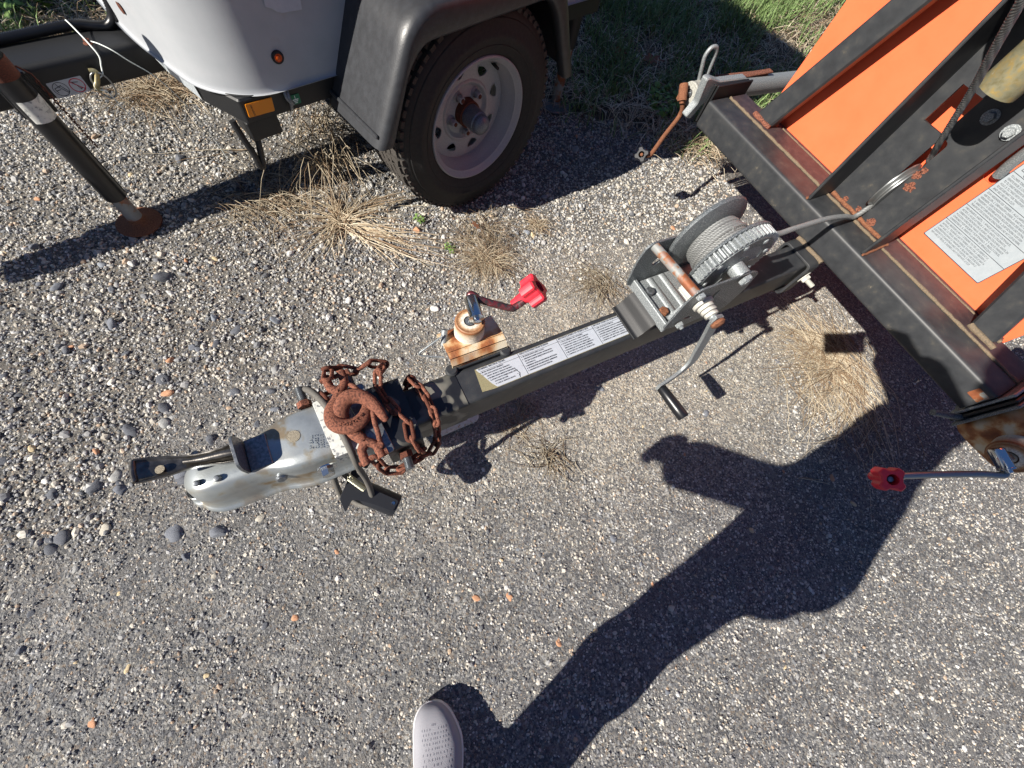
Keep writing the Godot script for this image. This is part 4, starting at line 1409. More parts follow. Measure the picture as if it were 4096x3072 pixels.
func right_jack(t: Node) -> void:
	# built upright, then laid along the trailer as it is stowed: its cap looks towards the coupler
	var at := Vector3(1.172, 0.408, 0.360)
	var lay := Transform3D(Basis(), at) * Transform3D(Basis(Vector3(0, 0, 1), PI / 2), Vector3.ZERO) * Transform3D(Basis(), -at)
	var back := lay.affine_inverse()
	var st := mb()
	cyl(st, at - Vector3(0, 0.60, 0), at - Vector3(0, 0.015, 0), 0.034, 32)
	var j := obj("right_jack", st, M.white_metal, t)
	j.transform = Transform3D(Basis(), j.position) * lay
	jack_cap(j, Transform3D(Basis(), at), 0.037, 0.06, true)
	obj("jack_cradle", saddle(at, 0.128, 0.276, 0.388, at.y - 0.034), M.rust_white, j)
	var k := 0
	for m in [M.galvanised, M.frame_black, M.galvanised_dark]:
		st = mb()
		box(st, at + Vector3(0.01, -0.105 + 0.008 * k, 0.246 + 0.0105 * k - at.z), Vector3(0.128, 0.15, 0.007), 0.002)
		obj("end_plate", st, m, j)
		k += 1
	crank(j, back * Vector3(1.137, 0.421, 0.325), back * Vector3(1.128, 0.413, 0.378), [Vector3(1.132, 0.410, 0.370), Vector3(1.127, 0.405, 0.380), Vector3(1.115, 0.403, 0.376), Vector3(1.08, 0.400, 0.356), Vector3(1.0, 0.396, 0.318), Vector3(0.92, 0.393, 0.282), Vector3(0.90, 0.392, 0.274)].map(func(v): return back * v), M.chrome, M.steel_rod)
	knob(j, back * Vector3(0.866, 0.395, 0.265), back.basis * Vector3(-0.42, 0.86, 0.12), 0.0275, M.red_plastic, M.dull_steel)
	st = mb()
	tube(st, spline([Vector3(1.137, 0.375, 0.216), Vector3(1.17, 0.375, 0.240), Vector3(1.211, 0.375, 0.264), Vector3(1.232, 0.372, 0.270), Vector3(1.242, 0.371, 0.262), Vector3(1.240, 0.372, 0.250), Vector3(1.222, 0.372, 0.240)].map(func(v): return back * v), 6), 0.0075, 10)
	obj("lock_loop", st, M.galvanised_dark, j)


# ---------------------------------------------------------------- the white trailer behind
func resample(p: Array, n: int) -> Array:
	var d := [0.0]
	for i in range(1, p.size()):
		d.append(d[-1] + (p[i] - p[i - 1]).length())
	var o := []
	var k := 0
	for i in n:
		var s: float = d[-1] * i / (n - 1)
		while k < p.size() - 2 and d[k + 1] < s:
			k += 1
		o.append(p[k].lerp(p[k + 1], clampf((s - d[k]) / maxf(d[k + 1] - d[k], 1e-6), 0.0, 1.0)))
	return o


func soft(list: Array, r: float, k := 6) -> Array:   # open line with rounded corners
	var p := []
	for i in range(0, list.size(), 2):
		p.append(Vector2(list[i], list[i + 1]))
	var o := [p[0]]
	for i in range(1, p.size() - 1):
		var d := minf(r, minf((p[i] - p[i - 1]).length(), (p[i + 1] - p[i]).length()) * 0.48)
		var s: Vector2 = p[i] + (p[i - 1] - p[i]).normalized() * d
		var e: Vector2 = p[i] + (p[i + 1] - p[i]).normalized() * d
		for j in k + 1:
			var t := float(j) / k
			o.append(s.lerp(p[i], t).lerp(p[i].lerp(e, t), t))
	o.append(p[-1])
	return o


func skin(st: SurfaceTool, rings: Array, closed := false, g := 1) -> void:
	st.set_smooth_group(g)
	var m: int = rings[0].size()
	for i in rings.size() - 1:
		for j in (m if closed else m - 1):
			quad(st, rings[i][j], rings[i][(j + 1) % m], rings[i + 1][(j + 1) % m], rings[i + 1][j])
	st.set_smooth_group(FLAT)


func build_white_trailer() -> void:
	var t := thing("white_trailer", "white bodied equipment trailer with black plastic fender and grey spoked wheel", "trailer", Vector3(0.8, 0, -1.4), 0.26)
	var deg := Basis(Vector3(1, 0, 0), Vector3(0, 0, -1), Vector3(0, 1, 0))
	# body shell: plan outline swept up, with a rounded lower edge
	var plan := []
	for p in rounded(poly([0.150, -2.2, 0.152, -1.47, 0.196, -1.215, 0.290, -1.130, 1.62, -1.130, 1.62, -2.2]), 0.085, 8):
		plan.append(p)
	var mid := Vector2(0.9, -1.65)
	var rings := []
	for q in [[0.432, 0.010], [0.4295, 0.007], [0.430, 0.003], [0.433, 0.001], [0.444, 0.0], [0.6, -0.002], [0.8, 0.002], [0.95, 0.006], [1.06, 0.02], [1.10, 0.05], [1.12, 0.15]]:
		var ring := []
		var ins := inset(PackedVector2Array(plan), q[1])
		for p in ins:
			ring.append(Vector3(p.x, q[0], p.y))
		rings.append(ring)
	var st := mb()
	rings.reverse()
	skin(st, rings, true)
	var top := []
	st.set_smooth_group(FLAT)
	for j in range(1, plan.size() - 1):
		tri(st, rings[0][0], rings[0][j + 1], rings[0][j])
	var body := obj("body_shell", st, M.white_body, t)
	st = mb()
	var lamp := Vector3(0.370, 0.498, -1.1305)
	lathe(st, axis(lamp, Vector3(0, 0, 1)), [Vector2(0.006, 0), Vector2(0.0140, 0), Vector2(0.0140, 0.003), Vector2(0.012, 0.005), Vector2(0.0088, 0.005), Vector2(0.0078, 0.002)], 30)
	obj("lamp_grommet", st, M.rubber, body)
	st = mb()
	lathe(st, axis(lamp, Vector3(0, 0, 1)), [Vector2(0.0088, 0.0015), Vector2(0.0088, 0.005), Vector2(0.0076, 0.006), Vector2(0.0058, 0.0053), Vector2(0.0055, 0.007), Vector2(0.003, 0.008), Vector2(0, 0.0082)], 26)
	obj("marker_lamp", st, M.amber_lens, body)
	st = mb()
	plate(st, side_xf(Vector3(0, 0, -1.1295)), poly([0.412, 0.574, 0.459, 0.5725, 0.470, 0.66, 0.395, 0.665, 0.380, 0.590, 0.393, 0.585, 0.400, 0.579]), 0.0008)
	obj("paper_sticker", st, M.label_white, body)
	st = mb()
	text(st, "905", 0.034, side_xf(Vector3(0.398, 0.592, -1.1285)), 0.9, 0.0003, 1.0)
	obj("lettering", st, M.print_black, body, false)
	st = mb()
	lathe(st, axis(Vector3(0.1585, 0.503, -1.435), Vector3(-1, 0, 0.12)), [Vector2(0, 0.0), Vector2(0.010, 0.0), Vector2(0.0115, 0.0015), Vector2(0.0095, 0.002), Vector2(0, -0.001)], 16)
	obj("drain_hole", st, M.rust_dark, body)
	# chassis
	st = mb()
	plate(st, Transform3D(deg, Vector3(0, 0.375, 0)), rounded(poly([0.17, 1.62, 0.178, 1.42, 0.199, 1.262, 0.246, 1.137, 1.60, 1.137, 1.60, 2.1, 0.17, 2.1]), 0.006, 3), 0.056, 0.004)
	var frame := obj("chassis", st, M.frame_black, t)
	st = mb()
	box(st, Vector3(0.282, 0.349, -1.185), Vector3(0.082, 0.050, 0.085), 0.003)
	obj("step_box", st, M.frame_black, frame)
	st = mb()
	var dir := Vector3(0.022, 0, 0.150)
	for k in 2:
		var a: Vector3 = [Vector3(0.1695, 0.377, -1.55), Vector3(0.1745, 0.377, -1.42)][k]
		var b: Vector3 = [Vector3(0.1745, 0.377, -1.425), Vector3(0.1950, 0.377, -1.268)][k]
		quad(st, a, b, b + Vector3(-0.002, 0.05, 0), a + Vector3(-0.002, 0.05, 0))
	obj("reflective_tape", st, M.reflective, frame)
	st = mb()
	plate(st, side_xf(Vector3(0, 0, -1.1365)), rounded(poly([0.254, 0.389, 0.320, 0.387, 0.324, 0.4185, 0.257, 0.4205]), 0.003), 0.0022, 0.0005)
	obj("amber_reflector", st, M.amber, frame)
	st = mb()
	text(st, "SAE A DOT", 0.0042, side_xf(Vector3(0.2655, 0.416, -1.134)) * Transform3D(Basis(Vector3(0, 0, 1), -PI / 2), Vector3.ZERO), 0.9, 0.0003, 2.0)
	obj("lettering", st, M.print_black, frame, false)
	st = mb()
	plate(st, side_xf(Vector3(0, 0, -1.1365)), rounded(rect(0.369, 0.386, 0.393, 0.409), 0.002), 0.0012)
	obj("earth_sticker", st, M.sticker_green, frame)
	st = mb()
	for r in [[0.3795, 0.3975, 0.381, 0.4065], [0.3725, 0.396, 0.388, 0.3985], [0.3745, 0.3925, 0.386, 0.3945], [0.3765, 0.389, 0.384, 0.3908]]:
		plate(st, side_xf(Vector3(0, 0, -1.1352)), rect(r[0], r[1], r[2], r[3]), 0.0004)
	obj("earth_symbol", st, M.print_white, frame)
	st = mb()
	tube(st, spline([Vector3(0.359, 0.425, -1.134), Vector3(0.3575, 0.411, -1.127), Vector3(0.362, 0.40, -1.124), Vector3(0.3605, 0.384, -1.126)], 5), 0.0045, 8)
	tube(st, spline([Vector3(0.366, 0.424, -1.132), Vector3(0.363, 0.41, -1.124), Vector3(0.3675, 0.396, -1.122)], 5), 0.004, 8)
	obj("earth_clamp", st, M.dull_steel, frame)
	st = mb()
	tube(st, spline([Vector3(0.219, 0.376, -1.165), Vector3(0.222, 0.335, -1.157), Vector3(0.228, 0.29, -1.15), Vector3(0.228, 0.262, -1.148), Vector3(0.232, 0.254, -1.148), Vector3(0.239, 0.260, -1.15), Vector3(0.255, 0.322, -1.156), Vector3(0.258, 0.345, -1.165)], 5), 0.0082, 10)
	obj("hook_rod", st, M.frame_black, frame)
	build_white_tongue(t)
	build_fender(t)
	build_wheel(t)
	# rear stabiliser leg
	st = mb()
	cyl(st, Vector3(1.56, 0.24, -1.21), Vector3(1.56, 0.9, -1.21), 0.030, 24)
	var leg := obj("stabiliser_leg", st, M.frame_black, t)
	st = mb()
	cyl(st, Vector3(1.56, 0.01, -1.21), Vector3(1.56, 0.25, -1.21), 0.0215, 24)
	obj("inner_tube", st, M.galv_rust, leg)
	st = mb()
	lathe(st, Transform3D(Basis(), Vector3(1.56, 0, -1.21)), [Vector2(0, 0.002), Vector2(0.062, 0.002), Vector2(0.068, 0.008), Vector2(0.064, 0.013), Vector2(0.03, 0.018), Vector2(0.0215, 0.03)], 40)
	obj("foot_disc", st, M.galvanised_dark, leg)


func build_white_tongue(t: Node) -> void:
	var st := mb()
	bar(st, -0.74, 0.5, 0.338, 0.414, -1.596, -1.486, 0.016, 0)
	var tongue := obj("tongue", st, M.frame_black, t)
	st = mb()
	plate(st, up_xf(Vector3(0, 0.336, 0)), rounded(rect(-0.96, 1.496, -0.735, 1.586), 0.042, 8), 0.07, 0.008)
	obj("coupler", st, M.frame_black, tongue)
	# corrugated conduit along the far top edge
	st = mb()
	var run := spline([Vector3(-0.75, 0.415, -1.583), Vector3(-0.3, 0.421, -1.588), Vector3(-0.07, 0.423, -1.59), Vector3(0.054, 0.425, -1.588), Vector3(0.10, 0.420, -1.575), Vector3(0.128, 0.421, -1.565), Vector3(0.150, 0.445, -1.56), Vector3(0.163, 0.51, -1.56)], 10)
	var fine := []
	var rad := []
	var v := []
	for p in run:
		v.append(p)
	for i in v.size() - 1:
		var n := maxi(2, int((v[i + 1] - v[i]).length() / 0.0024))
		for k in n:
			fine.append(v[i].lerp(v[i + 1], float(k) / n))
			rad.append(0.0125 if (fine.size() & 1) == 0 else 0.0098)
	tube(st, fine, rad, 10)
	obj("conduit", st, M.gloss_black, tongue)
	# warning sticker with two round pictures
	st = mb()
	plate(st, side_xf(Vector3(0, 0, -1.4862)), rounded(rect(-0.0745, 0.341, -0.001, 0.3755), 0.002), 0.0009)
	obj("warning_sticker", st, M.label_white, tongue)
	st = mb()
	var ring := func(cx: float, r: float) -> Array:
		var o := []
		for i in 28:
			o.append(Vector3(cx + r * cos(TAU * i / 28), 0.3585 + r * sin(TAU * i / 28), -1.4850))
		return o
	tube(st, ring.call(-0.055, 0.0148), 0.0006, 5, true)
	for s in [[-0.066, 0.362, -0.050, 0.366], [-0.066, 0.362, -0.064, 0.352], [-0.056, 0.364, -0.046, 0.349], [-0.052, 0.366, -0.043, 0.350], [-0.046, 0.349, -0.043, 0.350], [-0.066, 0.357, -0.056, 0.358], [-0.058, 0.371, -0.056, 0.362], [0.0 - 0.026, 0.367, -0.021, 0.360], [-0.021, 0.360, -0.017, 0.350], [-0.026, 0.367, -0.014, 0.365], [-0.017, 0.350, -0.013, 0.352]]:
		tube(st, [Vector3(s[0], s[1], -1.4850), Vector3(s[2], s[3], -1.4850)], 0.0007, 5)
	obj("drawing", st, M.print_black, tongue)
	st = mb()
	tube(st, ring.call(-0.0195, 0.0148), 0.0009, 5, true)
	tube(st, [Vector3(-0.030, 0.369, -1.4848), Vector3(-0.009, 0.348, -1.4848)], 0.0009, 5)
	obj("drawing", st, M.print_red, tongue)
	# pin ring on a wire
	st = mb()
	var o := []
	for i in 24:
		var a := TAU * i / 24
		o.append(Vector3(0.030 + 0.019 * cos(a), 0.352 + 0.030 * sin(a) , -1.472 + 0.004 * cos(a)))
	tube(st, o, 0.0021, 8, true)
	obj("pin_ring", st, M.steel_rod, tongue)
	st = mb()
	tube(st, spline([Vector3(0.023, 0.384, -1.478), Vector3(0.034, 0.381, -1.474), Vector3(0.022, 0.362, -1.472), Vector3(0.013, 0.352, -1.472), Vector3(0.018, 0.343, -1.473)], 5), 0.0056, 10)
	obj("locking_pin", st, M.brass_tube, tongue)
	st = mb()
	tube(st, spline([Vector3(0.05, 0.418, -1.60), Vector3(0.05, 0.437, -1.585), Vector3(0.054, 0.432, -1.56), Vector3(0.060, 0.420, -1.50), Vector3(0.061, 0.405, -1.481), Vector3(0.052, 0.388, -1.478), Vector3(0.043, 0.372, -1.472)], 6), 0.0016, 6)
	tube(st, spline([Vector3(0.043, 0.373, -1.472), Vector3(0.016, 0.362, -1.470), Vector3(0.010, 0.350, -1.469), Vector3(0.018, 0.346, -1.468), Vector3(0.027, 0.340, -1.468), Vector3(0.034, 0.306, -1.468), Vector3(0.040, 0.26, -1.47)], 6), 0.0013, 6)
	tube(st, spline([Vector3(0.066, 0.419, -1.52), Vector3(0.078, 0.420, -1.50), Vector3(0.095, 0.412, -1.478), Vector3(0.112, 0.389, -1.474), Vector3(0.154, 0.33, -1.478), Vector3(0.19, 0.22, -1.50), Vector3(0.215, 0.08, -1.55), Vector3(0.22, 0.012, -1.56)], 7), 0.0014, 6)
	obj("lanyard", st, M.print_white, tongue)
	st = mb()
	bolt(st, Vector3(0.060, 0.4135, -1.525), Vector3.UP, 0.007, 0.008, 0.0, true)
	obj("bolt", st, M.rust, tongue)
	# parking jack
	var c := Vector3(-0.126, 0, -1.441)
	st = mb()
	cyl(st, c + Vector3(0, 0.106, 0), c + Vector3(0, 0.452, 0), 0.0285, 32)
	cyl(st, c + Vector3(0, 0.452, 0), c + Vector3(0, 0.66, 0), 0.0275, 32)
	box(st, c + Vector3(0, 0.372, -0.035), Vector3(0.07, 0.09, 0.03), 0.003)
	box(st, c + Vector3(0.0275, 0.20, 0), Vector3(0.005, 0.18, 0.012), 0.001)
	var j := obj("parking_jack", st, M.gloss_black, t)
	st = mb()
	lathe(st, Transform3D(Basis(), c), [Vector2(0.0288, 0.428), Vector2(0.0292, 0.432), Vector2(0.0292, 0.46), Vector2(0.0284, 0.465)], 32)
	obj("rusty_collar", st, M.rust_dark, j)
	st = mb()
	for i in 14:
		var a0 := 0.15 + i * 0.155
		var a1 := a0 + 0.155
		var e0 := 0.003 * sin(i * 1.7) if i in [0, 13] else 0.0
		st.set_smooth_group(4)
		quad(st, c + Vector3(0.0291 * cos(a0), 0.338 + e0, 0.0291 * sin(a0)), c + Vector3(0.0291 * cos(a0), 0.387, 0.0291 * sin(a0)), c + Vector3(0.0291 * cos(a1), 0.387, 0.0291 * sin(a1)), c + Vector3(0.0291 * cos(a1), 0.338, 0.0291 * sin(a1)))
	obj("torn_label", st, M.label_torn, j)
	st = mb()
	cyl(st, c + Vector3(0, 0.01, 0), c + Vector3(0, 0.110, 0), 0.0215, 28)
	obj("inner_tube", st, M.galv_rust, j)
	st = mb()
	lathe(st, Transform3D(Basis(), c), [Vector2(0, 0.003), Vector2(0.058, 0.003), Vector2(0.0635, 0.006), Vector2(0.0635, 0.009), Vector2(0.058, 0.0105), Vector2(0.035, 0.012), Vector2(0.026, 0.018), Vector2(0.0215, 0.03)], 44)
	obj("foot_disc", st, M.rust_orange, j)
	st = mb()
	tube(st, [c + Vector3(0.03, 0.44, 0), c + Vector3(0.045, 0.425, 0.01), c + Vector3(0.046, 0.41, 0.012)], 0.002, 6)
	for i in 22:
		var y := 0.41 - i * 0.0075
		var up := Basis(Vector3(0, 1, 0), PI / 2 * (i & 1) + 0.4)
		var l := []
		for q in 10:
			var an := TAU * q / 10
			l.append(c + Vector3(0.045 + 0.006 * i / 22.0, y, 0.012) + up * Vector3(0.0028 * cos(an), 0.0055 * sin(an), 0))
		tube(st, l, 0.0011, 5, true)
	obj("pin_chain", st, M.rust_dark, j)


func build_fender(t: Node) -> void:
	var co := resample(soft([0.469, 0.362, 0.588, 0.607, 0.645, 0.645, 1.055, 0.645, 1.112, 0.607, 1.231, 0.362], 0.05, 8), 64)
	var ci := resample(soft([0.520, 0.362, 0.590, 0.528, 0.632, 0.570, 1.045, 0.588, 1.088, 0.545, 1.180, 0.362], 0.045, 8), 64)
	var rings := []
	for i in 64:
		var d: Vector2 = (ci[i] - co[i]).normalized()
		var a: Vector2 = co[i]
		var b: Vector2 = ci[i]
		var ring := []
		ring.append(Vector3(a.x, a.y, -1.134))
		for q in [[0.0, -0.938], [0.0015, -0.922], [0.006, -0.909], [0.013, -0.902], [0.022, -0.900]]:
			ring.append(Vector3(a.x + d.x * q[0], a.y + d.y * q[0], q[1]))
		for q in [[0.012, -0.899], [0.005, -0.901], [0.0015, -0.906], [0.0, -0.913], [0.0, -0.932]]:
			ring.append(Vector3(b.x - d.x * q[0], b.y - d.y * q[0], q[1]))
		for q in [[0.004, -0.932], [0.006, -0.913]]:
			ring.append(Vector3(b.x - d.x * q[0], b.y - d.y * q[0], q[1]))
		for q in [[0.022, -0.905], [0.007, -0.916], [0.006, -0.938], [0.006, -1.134]]:
			ring.append(Vector3(a.x + d.x * q[0], a.y + d.y * q[0], q[1]))
		rings.append(ring)
	var st := mb()
	skin(st, rings)
	for e in [0, 63]:
		var r: Array = rings[e]
		for k in 8:
			var q := [r[k], r[k + 1], r[mini(16 - k - 1, 16)], r[16 - k]]
			quad(st, q[0], q[1], q[2], q[3])
	var f := obj("fender", st, M.fender_plastic, t)
	st = mb()
	var s := Vector2(0.588 - 0.469, 0.607 - 0.362).normalized()
	var n := Vector3(-s.y, s.x, 0)
	var at := Vector3(0.469 + s.x * 0.030, 0.362 + s.y * 0.030, -1.035)
	box(st, at + n * 0.002, Vector3(0.007, 0.010, 0.235), 0.0022, Basis(n, Vector3(s.x, s.y, 0), n.cross(Vector3(s.x, s.y, 0))))
	obj("fender_rib", st, M.fender_plastic, f)
	st = mb()
	plate(st, side_xf(Vector3(0, 0, -1.138)), PackedVector2Array(co), 0.006)
	obj("inner_liner", st, M.frame_black, f)


func build_wheel(t: Node) -> void:
	var c := Vector3(0.850, 0.299, -0.955)
	var xf := axis(c, Vector3(0, 0, 1), Vector3(1, 0, 0))
	var st := mb()
	lathe(st, xf, [Vector2(0.165, -0.150), Vector2(0.180, -0.163), Vector2(0.215, -0.172), Vector2(0.262, -0.170), Vector2(0.284, -0.160), Vector2(0.294, -0.147), Vector2(0.2955, -0.07), Vector2(0.294, 0.003), Vector2(0.288, 0.013), Vector2(0.276, 0.022), Vector2(0.270, 0.0225), Vector2(0.268, 0.0255), Vector2(0.262, 0.0275), Vector2(0.240, 0.032), Vector2(0.236, 0.0345), Vector2(0.226, 0.0345), Vector2(0.222, 0.032), Vector2(0.205, 0.028), Vector2(0.192, 0.020), Vector2(0.184, 0.016), Vector2(0.178, 0.008), Vector2(0.172, 0.002)], 80)
	var tyre := obj("tyre", st, M.rubber, t)
	st = mb()
	for k in 66:
		for b in [[-0.144, -0.118, 0.0], [-0.113, -0.090, 0.35], [-0.085, -0.060, 0.0], [-0.055, -0.032, 0.5], [-0.027, 0.003, 0.15]]:
			var a: float = TAU * (k + b[2]) / 66
			var rad := Vector3(cos(a), sin(a), 0)
			var tan := Vector3(-sin(a), cos(a), 0)
			box(st, c + rad * 0.297 + Vector3(0, 0, (b[0] + b[1]) * 0.5 + 0.002 * sin(k * 2.0)), Vector3(0.010, 0.0215, b[1] - b[0]), 0.0, Basis(rad, tan, Vector3(0, 0, 1)).rotated(rad, 0.18 * (1 if k & 1 else -1)))
		var a2 := TAU * k / 66
		var r2 := Vector3(cos(a2), sin(a2), 0)
		box(st, c + r2 * 0.2885 + Vector3(0, 0, 0.010), Vector3(0.012, 0.017, 0.012), 0.0, Basis(r2, Vector3(-sin(a2), cos(a2), 0), Vector3(0, 0, 1)))
	var tr := obj("tread", st, M.tread_rubber, tyre)
	tr.set_meta("kind", "stuff")
	st = mb()
	var ridge := []
	for i in 10:
		var a := -1.75 - i * 0.02
		ridge.append(c + Vector3(cos(a) * 0.225, sin(a) * 0.225, 0.0352))
	tube(st, ridge, 0.0012, 5)
	lathe(st, xf, [Vector2(0.2085, 0.027), Vector2(0.210, 0.0305), Vector2(0.212, 0.031), Vector2(0.2135, 0.0285)], 80)
	obj("sidewall_ridge", st, M.rubber, tyre)
	# rim
	st = mb()
	lathe(st, xf, [Vector2(0.168, 0.004), Vector2(0.1775, 0.015), Vector2(0.181, 0.0175), Vector2(0.1825, 0.015), Vector2(0.1815, 0.019), Vector2(0.178, 0.0205), Vector2(0.174, 0.017), Vector2(0.169, 0.008), Vector2(0.163, 0.004), Vector2(0.160, -0.012), Vector2(0.157, -0.020), Vector2(0.152, -0.032), Vector2(0.1485, -0.046), Vector2(0.1475, -0.085), Vector2(0.150, -0.10)].slice(2), 80)
	var rim := obj("rim", st, M.rim_paint, t)
	st = mb()
	var holes := []
	for k in 8:
		var a := TAU * (k + 0.35) / 8
		var tri_hole := PackedVector2Array()
		for q in [[0.101, 0.03], [0.112, 0.165], [0.127, 0.185], [0.131, 0.0], [0.127, -0.185], [0.112, -0.165], [0.101, -0.03]]:
			tri_hole.append(Vector2.from_angle(a + q[1]) * q[0])
		holes.append(rounded(tri_hole, 0.006, 3))
	plate(st, Transform3D(Basis(), c + Vector3(0, 0, -0.056)), circle(Vector2.ZERO, 0.149, 64), 0.005, 0.0, holes + [circle(Vector2.ZERO, 0.086, 40)])
	obj("spoke_disc", st, M.rim_paint, rim)
	for k in 8:
		st = mb()
		var h: PackedVector2Array = holes[k]
		var pts := []
		for p in h:
			pts.append(c + Vector3(p.x, p.y, -0.0515))
		tube(st, pts, 0.0022, 6, true)
		obj("hole_edge", st, M.rim_paint, rim)
	st = mb()
	lathe(st, xf, [Vector2(0.0925, -0.0515), Vector2(0.090, -0.048), Vector2(0.086, -0.0465), Vector2(0.082, -0.048), Vector2(0.078, -0.055), Vector2(0.072, -0.059), Vector2(0.052, -0.0565), Vector2(0.042, -0.054), Vector2(0.040, -0.056)], 48)
	obj("hub_plate", st, M.rim_paint, rim)
	st = mb()
	cyl(st, c + Vector3(0, 0, -0.11), c + Vector3(0, 0, -0.030), 0.0395, 30)
	cyl(st, c + Vector3(0, 0, -0.11), c + Vector3(0, 0, -0.0295), 0.034, 30)
	obj("hub", st, M.rust_dark, rim)
	st = mb()
	lathe(st, xf, [Vector2(0.033, -0.04), Vector2(0.033, 0.014), Vector2(0.030, 0.018), Vector2(0.0305, 0.022), Vector2(0.029, 0.031), Vector2(0.022, 0.039), Vector2(0.011, 0.043), Vector2(0, 0.044)], 36)
	obj("hub_cap", st, M.hub_steel, rim)
	for k in 5:
		var a := TAU * k / 5 + 0.86
		var p := c + Vector3(cos(a), sin(a), 0) * 0.0585 + Vector3(0, 0, -0.057)
		st = mb()
		lathe(st, axis(p, Vector3(0, 0, 1)), [Vector2(0.016, 0), Vector2(0.0125, 0.007), Vector2(0.0125, 0.009)], 18)
		bolt(st, p + Vector3(0, 0, 0.006), Vector3(0, 0, 1), 0.0105, 0.018, 0.0, false)
		obj("lug_nut", st, M.rim_paint, rim)
		st = mb()
		cyl(st, p + Vector3(0, 0, 0.02), p + Vector3(0, 0, 0.0285), 0.0062, 14)
		obj("wheel_stud", st, M.rust_dark, rim)
	st = mb()
	tube(st, [c + Vector3(0.095, 0.118, -0.045), c + Vector3(0.083, 0.123, -0.020), c + Vector3(0.076, 0.127, -0.002)], [0.006, 0.0052, 0.0045], 10)
	obj("valve_stem", st, M.rubber, rim)


# ---------------------------------------------------------------- safety chains and the lighting plug
func link_mesh() -> ArrayMesh:
	var st := mb()
	var o := []
	for i in 10:
		var a := PI * i / 9 - PI / 2
		o.append(Vector3(0.0115 + 0.0066 * cos(a), 0.0066 * sin(a), 0))
	for i in 10:
		var a := PI * i / 9 + PI / 2
		o.append(Vector3(-0.0115 + 0.0066 * cos(a), 0.0066 * sin(a), 0))
	tube(st, o, 0.0036, 9, true)
	st.generate_normals()
	st.index()
	return st.commit()


func links(parent: Node, mesh: Mesh, path: Array, face: Vector3, mats: Array, roll := 0.0) -> void:
	var line := spline(path, 12)
	var d := [0.0]
	for i in range(1, line.size()):
		d.append(d[-1] + (line[i] - line[i - 1]).length())
	var pitch := 0.0275
	var n := int(d[-1] / pitch)
	var k := 0
	for i in n + 1:
		var s: float = (i + 0.0) * d[-1] / maxf(n, 1)
		while k < line.size() - 2 and d[k + 1] < s:
			k += 1
		var dir: Vector3 = (line[k + 1] - line[k]).normalized()
		var p: Vector3 = line[k].lerp(line[k + 1], clampf((s - d[k]) / maxf(1e-5, d[k + 1] - d[k]), 0, 1))
		var nn := (face - dir * face.dot(dir)).normalized()
		var b := Basis(dir, nn.cross(dir), nn).rotated(dir, roll + (PI / 2 if i & 1 else 0.0) + R.randf_range(-0.3, 0.3))
		var o := put("chain_link", mesh, mats[i % mats.size()], parent)
		o.transform = Transform3D(b, p + o.position)


func hook(parent: Node, line: Array, rad: Array, words: String, at: Vector3, turn: float) -> void:
	var st := mb()
	var pts := spline(line, 7)
	var r := []
	for i in pts.size():
		var f := float(i) / 7.0
		var a := mini(int(f), rad.size() - 1)
		r.append(lerpf(rad[a], rad[mini(a + 1, rad.size() - 1)], f - int(f)))
	tube(st, pts, r, 18, false, true, 0.72)
	for e in [0, pts.size() - 1]:
		ball(st, pts[e], Vector3(r[e], r[e] * 0.75, r[e]))
	var h := obj("hook", st, M.rust, parent)
	if words:
		st = mb()
		for i in words.length():
			var a := turn + i * 0.27
			var b := Basis(Vector3(-sin(a), 0, -cos(a)), Vector3(cos(a) * -1.0, 0, sin(a)), Vector3(0, 1, 0))
			text(st, words[i], 0.0062, Transform3D(b, at + Vector3(cos(a), 0, -sin(a)) * 0.0305), 1.0, 0.0012, 1.5)
		obj("raised_lettering", st, M.rust, h, false)


func clevis(parent: Node, base: Vector3, dir: Vector3, side: Vector3) -> void:
	# the two ears and the pin that hold the chain to the hook
	var d := dir.normalized()
	var s := (side - d * side.dot(d)).normalized()
	var st := mb()
	for e in [-1.0, 1.0]:
		tube(st, spline([base, base + d * 0.010 + s * 0.011 * e, base + d * 0.022 + s * 0.0135 * e, base + d * 0.037 + s * 0.0135 * e], 4), [0.0085, 0.0085, 0.0085, 0.008, 0.008, 0.0078, 0.0076, 0.0076, 0.0078, 0.008, 0.0082, 0.0082, 0.0075], 12)
	obj("clevis", st, M.rust, parent)
	st = mb()
	cyl(st, base + d * 0.031 - s * 0.025, base + d * 0.031 + s * 0.025, 0.0043, 12)
	cyl(st, base + d * 0.031 + s * 0.021, base + d * 0.031 + s * 0.026, 0.0065, 12)
	obj("clevis_pin", st, M.rust, parent)


